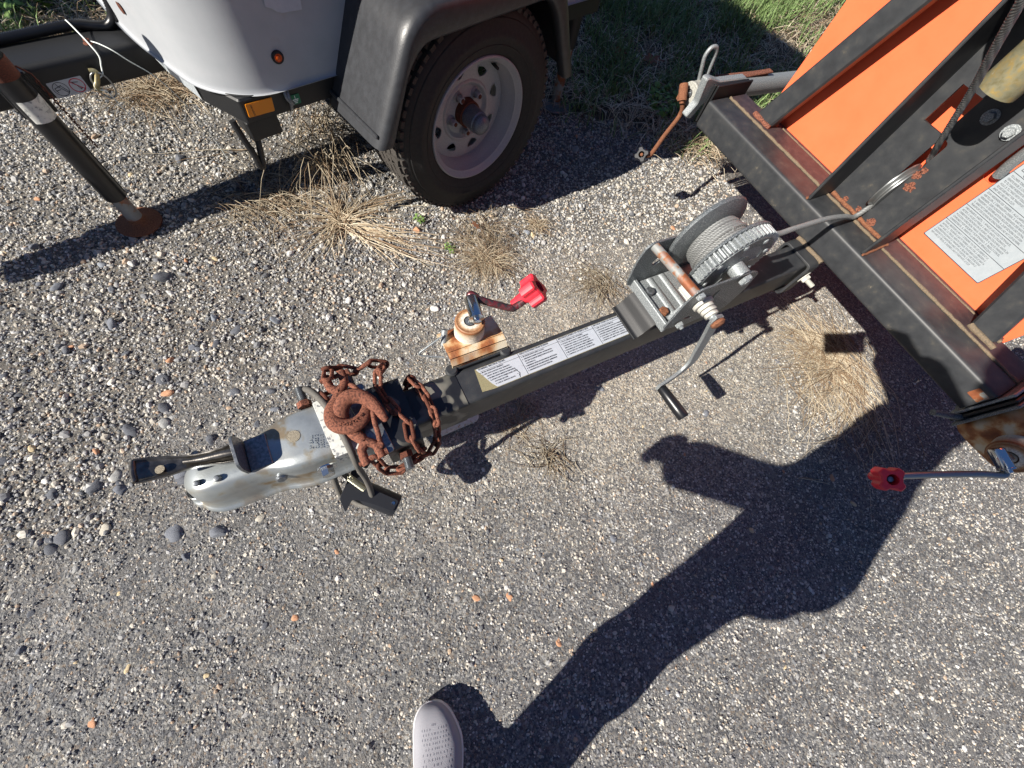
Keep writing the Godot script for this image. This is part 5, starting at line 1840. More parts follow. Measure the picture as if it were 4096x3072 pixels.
func build_chains() -> void:
	var mesh := link_mesh()
	var mats := [M.rust, M.rust_dark, M.rust]
	var a := thing("safety_chain", "rusty safety chain whose forged hook opens to the right, FORGED cast on it", "chain", Vector3(-0.08, 0.41, -0.3), 0.0, "safety chains wrapped round the tongue")
	hook(a, [Vector3(-0.067, 0.424, -0.338), Vector3(-0.076, 0.425, -0.325), Vector3(-0.089, 0.425, -0.309), Vector3(-0.092, 0.424, -0.291), Vector3(-0.083, 0.424, -0.277), Vector3(-0.064, 0.424, -0.270), Vector3(-0.045, 0.423, -0.277), Vector3(-0.034, 0.420, -0.293), Vector3(-0.033, 0.417, -0.305)],
		[0.0085, 0.010, 0.0125, 0.0135, 0.014, 0.0135, 0.012, 0.0095, 0.006], "FORGED", Vector3(-0.066, 0.4335, -0.297), 4.05)
	clevis(a, Vector3(-0.066, 0.424, -0.340), Vector3(-0.004, 0.0, -1), Vector3(1, 0, -0.2))
	links(a, mesh, [Vector3(-0.074, 0.434, -0.374), Vector3(-0.069, 0.420, -0.392), Vector3(-0.048, 0.400, -0.392), Vector3(-0.03, 0.395, -0.385), Vector3(-0.006, 0.40, -0.386), Vector3(0.02, 0.392, -0.378), Vector3(0.005, 0.416, -0.350), Vector3(-0.002, 0.411, -0.325), Vector3(0.002, 0.408, -0.300), Vector3(0.010, 0.408, -0.272), Vector3(0.020, 0.407, -0.246), Vector3(0.017, 0.402, -0.222), Vector3(0.022, 0.372, -0.200), Vector3(0.028, 0.330, -0.206)], Vector3(0, 1, 0), mats, 0.4)
	links(a, mesh, [Vector3(-0.095, 0.405, -0.352), Vector3(-0.098, 0.392, -0.362), Vector3(-0.09, 0.37, -0.372)], Vector3(1, 0.3, 0), [M.rust_dark], 0.2)
	var b := thing("safety_chain", "rusty safety chain whose hook curls over the other and hangs towards the plug", "chain", Vector3(-0.05, 0.41, -0.24), 0.0, "safety chains wrapped round the tongue")
	hook(b, [Vector3(-0.060, 0.413, -0.245), Vector3(-0.068, 0.412, -0.260), Vector3(-0.076, 0.414, -0.277), Vector3(-0.078, 0.420, -0.293), Vector3(-0.071, 0.431, -0.307), Vector3(-0.056, 0.438, -0.316), Vector3(-0.037, 0.438, -0.311), Vector3(-0.024, 0.434, -0.295), Vector3(-0.017, 0.430, -0.276), Vector3(-0.0125, 0.427, -0.259)],
		[0.0095, 0.0115, 0.012, 0.0125, 0.0135, 0.014, 0.0135, 0.0125, 0.010, 0.006], "", Vector3.ZERO, 0.0)
	clevis(b, Vector3(-0.056, 0.413, -0.238), Vector3(0.08, -0.25, 1), Vector3(1, 0, 0.15))
	var st := mb()
	tube(st, spline([Vector3(-0.026, 0.430, -0.280), Vector3(-0.030, 0.425, -0.262), Vector3(-0.032, 0.417, -0.240), Vector3(-0.036, 0.410, -0.226)], 5), 0.0045, 9)
	lathe(st, axis(Vector3(-0.036, 0.408, -0.224), Vector3(0, 1, 0.2)), [Vector2(0.007, 0), Vector2(0.007, 0.007), Vector2(0.005, 0.009), Vector2(0, 0.009)], 14)
	obj("latch_tongue", st, M.rust, b)
	st = mb()
	tube(st, spline([Vector3(-0.046, 0.424, -0.345), Vector3(-0.040, 0.432, -0.335), Vector3(-0.034, 0.432, -0.318)], 5), 0.0045, 9)
	obj("latch_tongue", st, M.rust, b)
	links(b, mesh, [Vector3(-0.052, 0.393, -0.204), Vector3(-0.045, 0.360, -0.193), Vector3(-0.026, 0.345, -0.186), Vector3(-0.008, 0.356, -0.186), Vector3(0.014, 0.345, -0.192), Vector3(0.034, 0.315, -0.200), Vector3(0.050, 0.318, -0.203), Vector3(0.064, 0.352, -0.215), Vector3(0.070, 0.387, -0.238), Vector3(0.072, 0.389, -0.270), Vector3(0.068, 0.388, -0.300), Vector3(0.062, 0.386, -0.325), Vector3(0.058, 0.37, -0.338), Vector3(0.045, 0.34, -0.336)], Vector3(0, 1, 0.1), mats, 0.8)


func build_plug() -> void:
	var p := thing("trailer_plug", "black trailer lighting plug hanging below the coupler on a grey cable", "plug", Vector3(-0.09, 0.15, -0.2))
	var st := mb()
	tube(st, spline([Vector3(-0.131, 0.372, -0.395), Vector3(-0.122, 0.392, -0.384), Vector3(-0.109, 0.408, -0.362), Vector3(-0.096, 0.4155, -0.328), Vector3(-0.090, 0.413, -0.29), Vector3(-0.085, 0.411, -0.255), Vector3(-0.085, 0.385, -0.225), Vector3(-0.090, 0.330, -0.222), Vector3(-0.092, 0.27, -0.216), Vector3(-0.096, 0.22, -0.205), Vector3(-0.103, 0.180, -0.190), Vector3(-0.112, 0.166, -0.183), Vector3(-0.129, 0.158, -0.190), Vector3(-0.148, 0.152, -0.213), Vector3(-0.160, 0.170, -0.228), Vector3(-0.157, 0.205, -0.236), Vector3(-0.150, 0.25, -0.247), Vector3(-0.145, 0.28, -0.262), Vector3(-0.137, 0.262, -0.266), Vector3(-0.132, 0.225, -0.252), Vector3(-0.130, 0.195, -0.246)], 6), 0.0062, 10)
	obj("cable", st, M.cable_grey, p)
	# socket body: a barrel pointing down towards the right with a hinged lid
	var a := Vector3(-0.137, 0.183, -0.236)
	var b := Vector3(-0.063, 0.152, -0.158)
	var d := (b - a)
	var xf := axis(a, d, Vector3(0.3, 1, 0))
	st = mb()
	var l := d.length()
	lathe(st, xf, [Vector2(0, -0.002), Vector2(0.016, -0.002), Vector2(0.018, 0.004), Vector2(0.0235, 0.018), Vector2(0.025, 0.030), Vector2(0.025, l - 0.004), Vector2(0.0235, l), Vector2(0.021, l), Vector2(0.021, l - 0.03), Vector2(0, l - 0.03)], 30)
	obj("plug_barrel", st, M.plug_black, p)
	st = mb()
	lathe(st, xf * Transform3D(Basis(), Vector3(0, -0.006, 0)), [Vector2(0.012, 0), Vector2(0.0175, 0.001), Vector2(0.0178, 0.006), Vector2(0.012, 0.007)], 26)
	obj("end_ring", st, M.white_zinc, p)
	st = mb()
	var u := Vector3(0.25, 0.86, 0.42)
	u = (u - d.normalized() * u.dot(d.normalized())).normalized()
	var s := d.normalized().cross(u)
	var fr := Basis(d.normalized(), s, u) if Basis(d.normalized(), s, u).determinant() > 0.0 else Basis(d.normalized(), -s, u)
	var cc := a + u * 0.0245
	plate(st, Transform3D(fr, cc), rounded(poly([-0.006, -0.030, 0.018, -0.050, 0.018, -0.020, 0.060, -0.014, 0.106, -0.013, 0.108, 0.013, 0.060, 0.014, 0.020, 0.020, 0.004, 0.048, -0.012, 0.036]), 0.006), 0.0035, 0.0006, [circle(Vector2(0.004, 0.034), 0.0045, 14)])
	obj("mount_bracket", st, M.plug_black, p)
	st = mb()
	lathe(st, Transform3D(fr * Basis(Vector3(1, 0, 0), PI / 2), cc + fr * Vector3(0.099, 0.004, 0.003)), [Vector2(0.0035, 0), Vector2(0.0035, 0.0014), Vector2(0.0015, 0.0018), Vector2(0.0015, 0.0008), Vector2(0, 0.0008)], 14)
	obj("screw", st, M.chrome, p)
	st = mb()
	var helix := []
	for i in 15 * 10:
		var an := TAU * i / 10.0
		var f := i / 150.0
		var o := a + Vector3(0.012, 0.055, -0.004).lerp(Vector3(0.030, 0.030, 0.026), f)
		helix.append(o + (s * cos(an) + (u * 0.6 + d.normalized() * 0.5) * sin(an)) * 0.0062)
	tube(st, helix, 0.0011, 5)
	obj("lid_spring", st, M.spring, p)
	st = mb()
	box(st, a + Vector3(0.046, 0.055, -0.022), Vector3(0.030, 0.016, 0.022), 0.003, fr)
	lathe(st, axis(a + Vector3(0.046, 0.064, -0.017), Vector3(0.1, 1, 0.3)), [Vector2(0.006, 0), Vector2(0.006, 0.004), Vector2(0.003, 0.0055), Vector2(0, 0.0055)], 14)
	obj("hinge", st, M.plug_black, p)


# ---------------------------------------------------------------- grass and weeds
func stalk(st: SurfaceTool, base: Vector3, dir: Vector3, l: float, rise: float, r: float, col: Color, bendy := 0.25) -> void:
	var side := dir.cross(Vector3.UP).normalized()
	var w := R.randf_range(-bendy, bendy) * l
	var pts := []
	var n := 5
	for i in n + 1:
		var t := float(i) / n
		var y := rise * l * (1.0 - pow(2.0 * t - 1.0, 2.0)) * (1.0 if t < 0.5 else 0.9) + 0.002
		var p := base + dir * l * t + side * w * t * t + Vector3(0, y, 0)
		p += Vector3(R.randf_range(-1, 1), R.randf_range(-0.4, 0.6), R.randf_range(-1, 1)) * l * 0.02
		p.y = maxf(p.y, height(p.x, p.z) + 0.001)
		pts.append(p)
	var rad := []
	for i in n + 1:
		rad.append(1.35 * r * (1.0 - 0.7 * i / n))
	st.set_color(col)
	tube(st, pts, rad, 3, false, false)


func straw_tone() -> Color:
	var c := Color(0.50, 0.41, 0.28).lerp(Color(0.70, 0.61, 0.46), R.randf())
	if R.randf() < 0.4:
		c = Color(0.26, 0.17, 0.10).lerp(Color(0.38, 0.28, 0.18), R.randf())
	return c


func tuft(label: String, at: Vector3, many: int, lo: float, hi: float, rise: float, r: float, from := 0.0, to := TAU, spread := 0.02, dark := 1.0, bendy := 0.25, called := "dry_grass_tuft", group := "dry grass tufts in the gravel") -> Node3D:
	at.y = height(at.x, at.z)
	var o := thing(called, label, "dry grass", at, 0.0, group)
	var st := mb()
	for i in many:
		var a := R.randf_range(from, to)
		var d := Vector3(cos(a), 0, sin(a))
		var l := lerpf(lo, hi, pow(R.randf(), 1.5))
		var b := at + Vector3(R.randfn() * spread, 0, R.randfn() * spread)
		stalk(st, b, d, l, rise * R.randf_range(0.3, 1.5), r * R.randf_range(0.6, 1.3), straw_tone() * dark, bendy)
	obj("stalks", st, M.straw, o)
	return o


func blade_mesh(kind: int) -> ArrayMesh:
	var st := SurfaceTool.new()
	st.begin(Mesh.PRIMITIVE_TRIANGLES)
	st.set_smooth_group(0)
	var n := 3
	var p := []
	for i in n + 1:
		var t := float(i) / n
		var w := (0.03 if kind == 0 else 0.018) * (1.0 - 0.92 * t * t)
		var c := Vector3(0, sin(t * (1.0 + 0.5 * kind)) / 1.2, 0.32 * t * t * (1.0 + kind))
		p.append([c - Vector3(w, 0, 0), c + Vector3(w, 0, 0)])
	for i in n:
		tri(st, p[i][0], p[i][1], p[i + 1][1])
		tri(st, p[i][0], p[i + 1][1], p[i + 1][0])
	st.generate_normals()
	st.index()
	return st.commit()


func field(called: String, label: String, many: int, kind: int) -> void:
	var mm := MultiMesh.new()
	mm.transform_format = MultiMesh.TRANSFORM_3D
	mm.use_colors = true
	mm.mesh = blade_mesh(kind)
	var list := []
	var clump := FastNoiseLite.new()
	clump.seed = 51
	clump.frequency = 0.02
	while list.size() < many:
		var far := pow(R.randf(), 1.7)
		var x := R.randf_range(-1.9, 4.6)
		var z := edge(x) + 0.10 - far * 2.6
		if R.randf() < 0.12:
			x = R.randf_range(-1.9, 7.0)
			z = edge(x) - R.randf() * 4.0
		var g := grassy(x, z)
		if R.randf() > g * 0.9 + 0.04:
			continue
		var c := clump.get_noise_2d(x * 100.0, z * 100.0)
		var green := clampf(0.34 + c * 1.7 + 0.30 * clampf((edge(x) - z - 0.1) / 0.8, 0.0, 1.0), 0.0, 1.0)
		if x < -0.2:
			green *= 0.5
		var b: Basis
		var col: Color
		if kind == 0:
			if R.randf() > green:
				continue
			var h := R.randf_range(0.06, 0.15) + 0.09 * clampf((edge(x) - z - 0.5), 0.0, 1.0)
			b = Basis.from_euler(Vector3(R.randf_range(0.0, 0.7), R.randf() * TAU, 0)) * Basis.from_scale(Vector3(0.09, h, h))
			col = Color(0.11, 0.17, 0.055).lerp(Color(0.20, 0.30, 0.10), R.randf())
		else:
			if R.randf() < green * 0.6:
				continue
			var l := R.randf_range(0.05, 0.16)
			b = Basis.from_euler(Vector3(R.randf_range(0.8, 1.5), R.randf() * TAU, R.randf_range(-0.3, 0.3))) * Basis.from_scale(Vector3(0.085, l, l))
			col = straw_tone() * R.randf_range(0.8, 1.3)
		list.append([Transform3D(b, Vector3(x, height(x, z) + (R.randf() * 0.03 if kind else 0.0), z)), col])
	mm.instance_count = list.size()
	for i in list.size():
		mm.set_instance_transform(i, list[i][0])
		mm.set_instance_color(i, list[i][1])
	var o := MultiMeshInstance3D.new()
	o.name = called
	o.multimesh = mm
	o.material_override = M.blade
	add_child(o, true)
	tag(o, label, "grass")
	o.set_meta("kind", "stuff")


func weed(label: String, at: Vector3, many: int, r: float, size: float) -> void:
	at.y = height(at.x, at.z)
	var o := thing("green_weed", label, "weed", at, 0.0, "small green weeds")
	var st := mb()
	for i in many:
		var a := R.randf() * TAU
		var d := Vector3(cos(a), 0, sin(a))
		var p := at + d * r * sqrt(R.randf()) + Vector3(0, R.randf_range(0.004, 0.045) * size / 0.012, 0)
		var n := Vector3(R.randfn() * 0.4, 1, R.randfn() * 0.4).normalized()
		var u := n.cross(Vector3(d.z, 0.1, d.x)).normalized()
		var v := n.cross(u)
		var l := size * R.randf_range(0.6, 1.3)
		st.set_color(Color(0.10, 0.20, 0.04).lerp(Color(0.20, 0.32, 0.08), R.randf()))
		var k := []
		for q in 7:
			var an := TAU * q / 7
			k.append(p + u * cos(an) * l + v * sin(an) * l * 0.62 - n * 0.15 * l * cos(an) * cos(an))
		for q in 7:
			tri(st, p + n * 0.1 * l, k[(q + 1) % 7], k[q])
	obj("leaves", st, M.blade, o)
	st = mb()
	for i in maxi(4, many / 8):
		var a := R.randf() * TAU
		st.set_color(Color(0.16, 0.18, 0.07))
		tube(st, [at, at + Vector3(cos(a) * r * 0.5, 0.03 * size / 0.012, sin(a) * r * 0.5), at + Vector3(cos(a) * r, 0.03 * size / 0.012, sin(a) * r)], 0.0012, 4)
	obj("stems", st, M.blade, o)


func build_plants() -> void:
	field("green_grass", "green grass in clumps along the shaded verge behind the trailers", 30000, 0)
	field("dead_grass", "matted brown dead grass lying over the shaded verge", 30000, 1)
	tuft("large dry straw tuft spreading flat in front of the white trailer's tyre", Vector3(0.093, 0, -1.173), 210, 0.06, 0.24, 0.10, 0.0013, 0.0, TAU, 0.018, 1.0, 0.4)
	var o := tuft("bundle of long pale straws swept from the big tuft towards the white jack", Vector3(0.12, 0, -1.14), 46, 0.16, 0.42, 0.03, 0.0014, 0.45, 1.15, 0.02, 1.05, 0.3)
	tuft("pale straws lying from the big tuft towards the foot of the tyre", Vector3(0.13, 0, -1.20), 34, 0.14, 0.30, 0.04, 0.0014, -0.35, 0.1, 0.015, 1.0, 0.2)
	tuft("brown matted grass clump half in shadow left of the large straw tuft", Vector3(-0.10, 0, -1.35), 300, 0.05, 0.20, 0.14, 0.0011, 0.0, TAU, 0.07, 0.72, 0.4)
	tuft("dead upright weed stalks below the black step of the white trailer", Vector3(0.13, 0, -1.45), 70, 0.10, 0.26, 0.5, 0.0014, 0.9, 2.6, 0.03, 0.8, 0.3)
	tuft("thin brown stalks in the gap between the step and the fender", Vector3(0.17, 0, -1.66), 80, 0.10, 0.30, 0.45, 0.0013, 0.3, 2.8, 0.05, 0.7, 0.3)
	tuft("round fuzzy tuft of fine brown grass behind the red jack knob", Vector3(0.50, 0, -0.84), 620, 0.03, 0.15, 0.22, 0.00075, 0.0, TAU, 0.025, 0.82, 0.7)
	tuft("fine grass fringe on the far side of the round fuzzy tuft", Vector3(0.56, 0, -0.96), 300, 0.03, 0.12, 0.2, 0.0007, 0.0, TAU, 0.05, 0.72, 0.8)
	tuft("small fuzzy grass tuft right of the round one, towards the tyre shadow", Vector3(0.755, 0, -0.93), 190, 0.02, 0.09, 0.25, 0.0007, 0.0, TAU, 0.014, 0.86, 0.6)
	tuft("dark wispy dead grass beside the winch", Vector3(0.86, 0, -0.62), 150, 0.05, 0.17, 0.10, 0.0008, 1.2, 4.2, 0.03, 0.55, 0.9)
	tuft("wide tuft of pale dry grass under the right half of the black crossbar", Vector3(1.52, 0, 0.0), 560, 0.06, 0.28, 0.10, 0.00095, 1.2, 5.2, 0.06, 0.85, 0.4)
	tuft("loose dry straws reaching from the crossbar towards the red crank knob", Vector3(1.40, 0, 0.10), 190, 0.06, 0.24, 0.06, 0.0009, 1.3, 3.6, 0.09, 0.9, 0.4)
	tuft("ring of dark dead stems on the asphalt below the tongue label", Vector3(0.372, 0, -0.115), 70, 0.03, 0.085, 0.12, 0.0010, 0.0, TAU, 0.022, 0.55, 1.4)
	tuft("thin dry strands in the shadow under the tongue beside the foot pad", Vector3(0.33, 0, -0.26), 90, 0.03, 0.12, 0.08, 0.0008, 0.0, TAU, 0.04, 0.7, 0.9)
	tuft("dry grass tuft behind the black tongue of the white trailer", Vector3(-0.33, 0, -2.02), 330, 0.06, 0.24, 0.16, 0.0011, 0.0, TAU, 0.06, 0.85, 0.5)
	tuft("sunlit straw mat under the stowed jack at the far crossbar end", Vector3(1.80, 0, -1.18), 520, 0.05, 0.2, 0.14, 0.0012, 0.0, TAU, 0.10, 0.95, 0.5)
	tuft("dry tangle at the verge where the white trailer's tongue meets its body", Vector3(-0.50, 0, -2.35), 260, 0.08, 0.26, 0.3, 0.0012, 0.0, TAU, 0.14, 0.9, 0.5)
	weed("round leaved green weed growing beside the stowed jack's crank", Vector3(1.72, 0, -1.38), 150, 0.11, 0.016)
	weed("tiny green weed nearest the tyre", Vector3(0.344, 0, -1.09), 26, 0.02, 0.006)
	weed("tiny green weed left of the round fuzzy tuft", Vector3(0.395, 0, -0.93), 26, 0.022, 0.006)
	weed("dark broad leaved weed at the verge in the top left corner", Vector3(-0.72, 0, -2.62), 120, 0.16, 0.022)
	# single straws one can tell apart
	for q in [[0.70, -1.05, 0.4, 0.13, "single straw on the sunlit gravel right of the tyre's foot"], [-0.10, -1.62, 3.1, 0.36, "long straw lying in front of the grey corner of the chassis"], [0.13, -0.44, 2.5, 0.12, "dark twig lying beside the tongue jack's white cradle"], [1.06, 0.27, 0.5, 0.10, "bent straw in the shadow between red knob and right jack"], [-0.09, -0.50, 0.4, 0.10, "thin straw near the yellowish stone behind the coupler"]]:
		var s := thing("straw", q[4], "straw", Vector3(q[0], height(q[0], q[1]), q[1]), 0.0, "single straws on the ground")
		var st := mb()
		for k in 2:
			stalk(st, Vector3(q[0], height(q[0], q[1]), q[1]), Vector3(cos(q[2] + k * 0.12), 0, sin(q[2] + k * 0.12)), q[3], 0.03, 0.0013, straw_tone(), 0.1)
		obj("stem", st, M.straw, s)
	# brown oak leaves in the verge
	for q in [[1.86, -1.72, 0.07], [1.72, -1.83, 0.05], [0.52, -0.985, 0.022]]:
		var at := Vector3(q[0], height(q[0], q[1]) + 0.03, q[1])
		var s := thing("dead_leaf", ["large brown lobed leaf in the shaded grass", "smaller brown leaf above the large one in the shaded grass", "tiny torn brown leaf at the edge of the fuzzy tuft"][0 if q[2] > 0.06 else 1 if q[2] > 0.03 else 2], "leaf", at, 0.0, "dead leaves")
		var o2 := PackedVector2Array()
		for i in 28:
			var a := TAU * i / 28
			o2.append(Vector2(cos(a) * q[2], sin(a) * q[2] * 0.55) * (0.75 + 0.25 * cos(a * 7.0)))
		var st := mb()
		st.set_color(Color(0.20, 0.09, 0.045))
		plate(st, Transform3D(Basis.from_euler(Vector3(-1.35, q[0] * 3.0, 0.2)), at), o2, 0.0015)
		obj("blade", st, M.straw, s)
	verge_bush()


func verge_bush() -> void:
	# evergreen shrub on the verge left of the picture; it shades the top left corner
	var at := Vector3(-2.15, 0, -2.68)
	var o := thing("verge_bush", "dense evergreen bush on the verge left of the white trailer", "bush", at)
	var st := mb()
	for i in 9:
		var a := TAU * i / 9
		tube(st, spline([at, at + Vector3(cos(a) * 0.15, 0.5, sin(a) * 0.15), at + Vector3(cos(a) * 0.4, 1.1 + 0.2 * sin(i * 3.0), sin(a) * 0.4)], 4), [0.03, 0.028, 0.025, 0.022, 0.02, 0.018, 0.014, 0.011, 0.008], 7)
	obj("stem", st, M.rust_dark, o)
	st = mb()
	for i in 5200:
		var d := Vector3(R.randfn(), R.randfn(), R.randfn()).normalized()
		var p := at + Vector3(0, 0.82, 0) + d * Vector3(0.62, 0.85, 0.62) * pow(R.randf(), 0.4) * (1.0 + 0.2 * sin(d.x * 7.0 + d.z * 5.0))
		if p.y < 0.05:
			continue
		var n := (d + Vector3(R.randfn(), R.randfn(), R.randfn()) * 0.6).normalized()
		var u := n.cross(Vector3(R.randfn(), R.randfn(), R.randfn())).normalized() * R.randf_range(0.02, 0.04)
		var v := n.cross(u) * 0.5
		st.set_color(Color(0.035, 0.07, 0.02).lerp(Color(0.08, 0.13, 0.04), R.randf()))
		quad(st, p - u, p - v, p + u, p + v)
	var c := obj("crown", st, M.blade, o)
	c.set_meta("kind", "stuff")


# ---------------------------------------------------------------- the person holding the phone
func nets(st: SurfaceTool, bones: Array, cell: float, k: float, grow := 0.0) -> void:
	# smooth union of tapered capsules, meshed as surface nets
	var lo := Vector3.INF
	var hi := -Vector3.INF
	for b in bones:
		var r: float = maxf(b[2], b[3]) + grow + k + cell * 2.0
		lo = lo.min(b[0].min(b[1]) - Vector3.ONE * r)
		hi = hi.max(b[0].max(b[1]) + Vector3.ONE * r)
	var n := Vector3i(((hi - lo) / cell).ceil()) + Vector3i.ONE
	var f := PackedFloat32Array()
	f.resize(n.x * n.y * n.z)
	f.fill(1.0)
	for b in bones:
		var a: Vector3 = b[0]
		var d: Vector3 = b[1] - a
		var ra: float = b[2] + grow
		var rb: float = b[3] + grow
		var dd := maxf(d.length_squared(), 1e-9)
		var r: float = maxf(ra, rb) + k + cell * 2.0
		var p0 := Vector3i(((a.min(b[1]) - Vector3.ONE * r - lo) / cell).floor()).clamp(Vector3i.ZERO, n - Vector3i.ONE)
		var p1 := Vector3i(((a.max(b[1]) + Vector3.ONE * r - lo) / cell).ceil()).clamp(Vector3i.ZERO, n - Vector3i.ONE)
		for z in range(p0.z, p1.z + 1):
			for y in range(p0.y, p1.y + 1):
				var row := (z * n.y + y) * n.x
				for x in range(p0.x, p1.x + 1):
					var q := lo + Vector3(x, y, z) * cell - a
					var t := clampf(q.dot(d) / dd, 0.0, 1.0)
					var v := (q - d * t).length() - lerpf(ra, rb, t)
					var w := f[row + x]
					var h := maxf(k - absf(v - w), 0.0) / k
					f[row + x] = minf(v, w) - h * h * k * 0.25
	var id := PackedInt32Array()
	id.resize(f.size())
	id.fill(-1)
	var vs := PackedVector3Array()
	var off := [0, 1, n.x, n.x + 1, n.x * n.y, n.x * n.y + 1, n.x * n.y + n.x, n.x * n.y + n.x + 1]
	for z in n.z - 1:
		for y in n.y - 1:
			for x in n.x - 1:
				var i := (z * n.y + y) * n.x + x
				var neg := 0
				for o in off:
					if f[i + o] < 0.0:
						neg += 1
				if neg == 0 or neg == 8:
					continue
				var s := Vector3.ZERO
				var m := 0
				for e in [[0, 1], [2, 3], [4, 5], [6, 7], [0, 2], [1, 3], [4, 6], [5, 7], [0, 4], [1, 5], [2, 6], [3, 7]]:
					var fa := f[i + off[e[0]]]
					var fb := f[i + off[e[1]]]
					if (fa < 0.0) != (fb < 0.0):
						var t := fa / (fa - fb)
						s += Vector3(e[0] & 1, (e[0] >> 1) & 1, e[0] >> 2).lerp(Vector3(e[1] & 1, (e[1] >> 1) & 1, e[1] >> 2), t)
						m += 1
				id[i] = vs.size()
				vs.append(lo + (Vector3(x, y, z) + s / m) * cell)
	st.set_smooth_group(0)
	var step := [1, n.x, n.x * n.y]
	for z in range(1, n.z - 1):
		for y in range(1, n.y - 1):
			for x in range(1, n.x - 1):
				var i := (z * n.y + y) * n.x + x
				for ax in 3:
					var fa := f[i]
					var fb := f[i + step[ax]]
					if (fa < 0.0) == (fb < 0.0):
						continue
					var u: int = step[(ax + 1) % 3]
					var v: int = step[(ax + 2) % 3]
					var q := [id[i], id[i - u], id[i - u - v], id[i - v]]
					if q.min() < 0:
						continue
					if fa < 0.0:
						quad(st, vs[q[0]], vs[q[1]], vs[q[2]], vs[q[3]])
					else:
						quad(st, vs[q[3]], vs[q[2]], vs[q[1]], vs[q[0]])


func hand(st: SurfaceTool, wrist: Vector3, fwd: Vector3, palm: Vector3, side: Vector3, curl: float) -> void:
	# fwd runs from wrist to knuckles, palm is the way the palm faces, side points to the thumb
	fwd = fwd.normalized()
	palm = (palm - fwd * palm.dot(fwd)).normalized()
	side = (side - fwd * side.dot(fwd) - palm * side.dot(palm)).normalized()
	var b := []
	for i in 4:
		var s := side * lerpf(0.027, -0.027, i / 3.0)
		b.append([wrist + s * 0.5, wrist + fwd * 0.078 + s, 0.014, 0.011])
	nets(st, b, 0.004, 0.012)
	var len := [0.068, 0.076, 0.070, 0.055]
	for i in 4:
		var p := wrist + fwd * 0.076 + side * lerpf(0.028, -0.028, i / 3.0)
		var c := []
		var a: float = 0.15
		for j in 3:
			a += curl * (0.8 + 0.15 * j)
			var e: Vector3 = p + (fwd * cos(a) + palm * sin(a)) * len[i] * [0.45, 0.32, 0.25][j]
			c.append([p, e, 0.0085 - 0.0008 * j, 0.0078 - 0.0008 * j])
			p = e
		nets(st, c, 0.004, 0.004)
	var t0 := wrist + fwd * 0.028 + side * 0.024
	var t1 := t0 + (fwd * 0.55 + side * 0.75 + palm * 0.3).normalized() * 0.036
	var t2 := t1 + (fwd * 0.85 + side * 0.25 + palm * 0.35 * (1.0 + curl)).normalized() * 0.030
	var t3 := t2 + (fwd * 0.9 + palm * 0.5 * (1.0 + curl)).normalized() * 0.022
	nets(st, [[t0, t1, 0.013, 0.0105], [t1, t2, 0.0100, 0.0092], [t2, t3, 0.0090, 0.0078]], 0.004, 0.005)


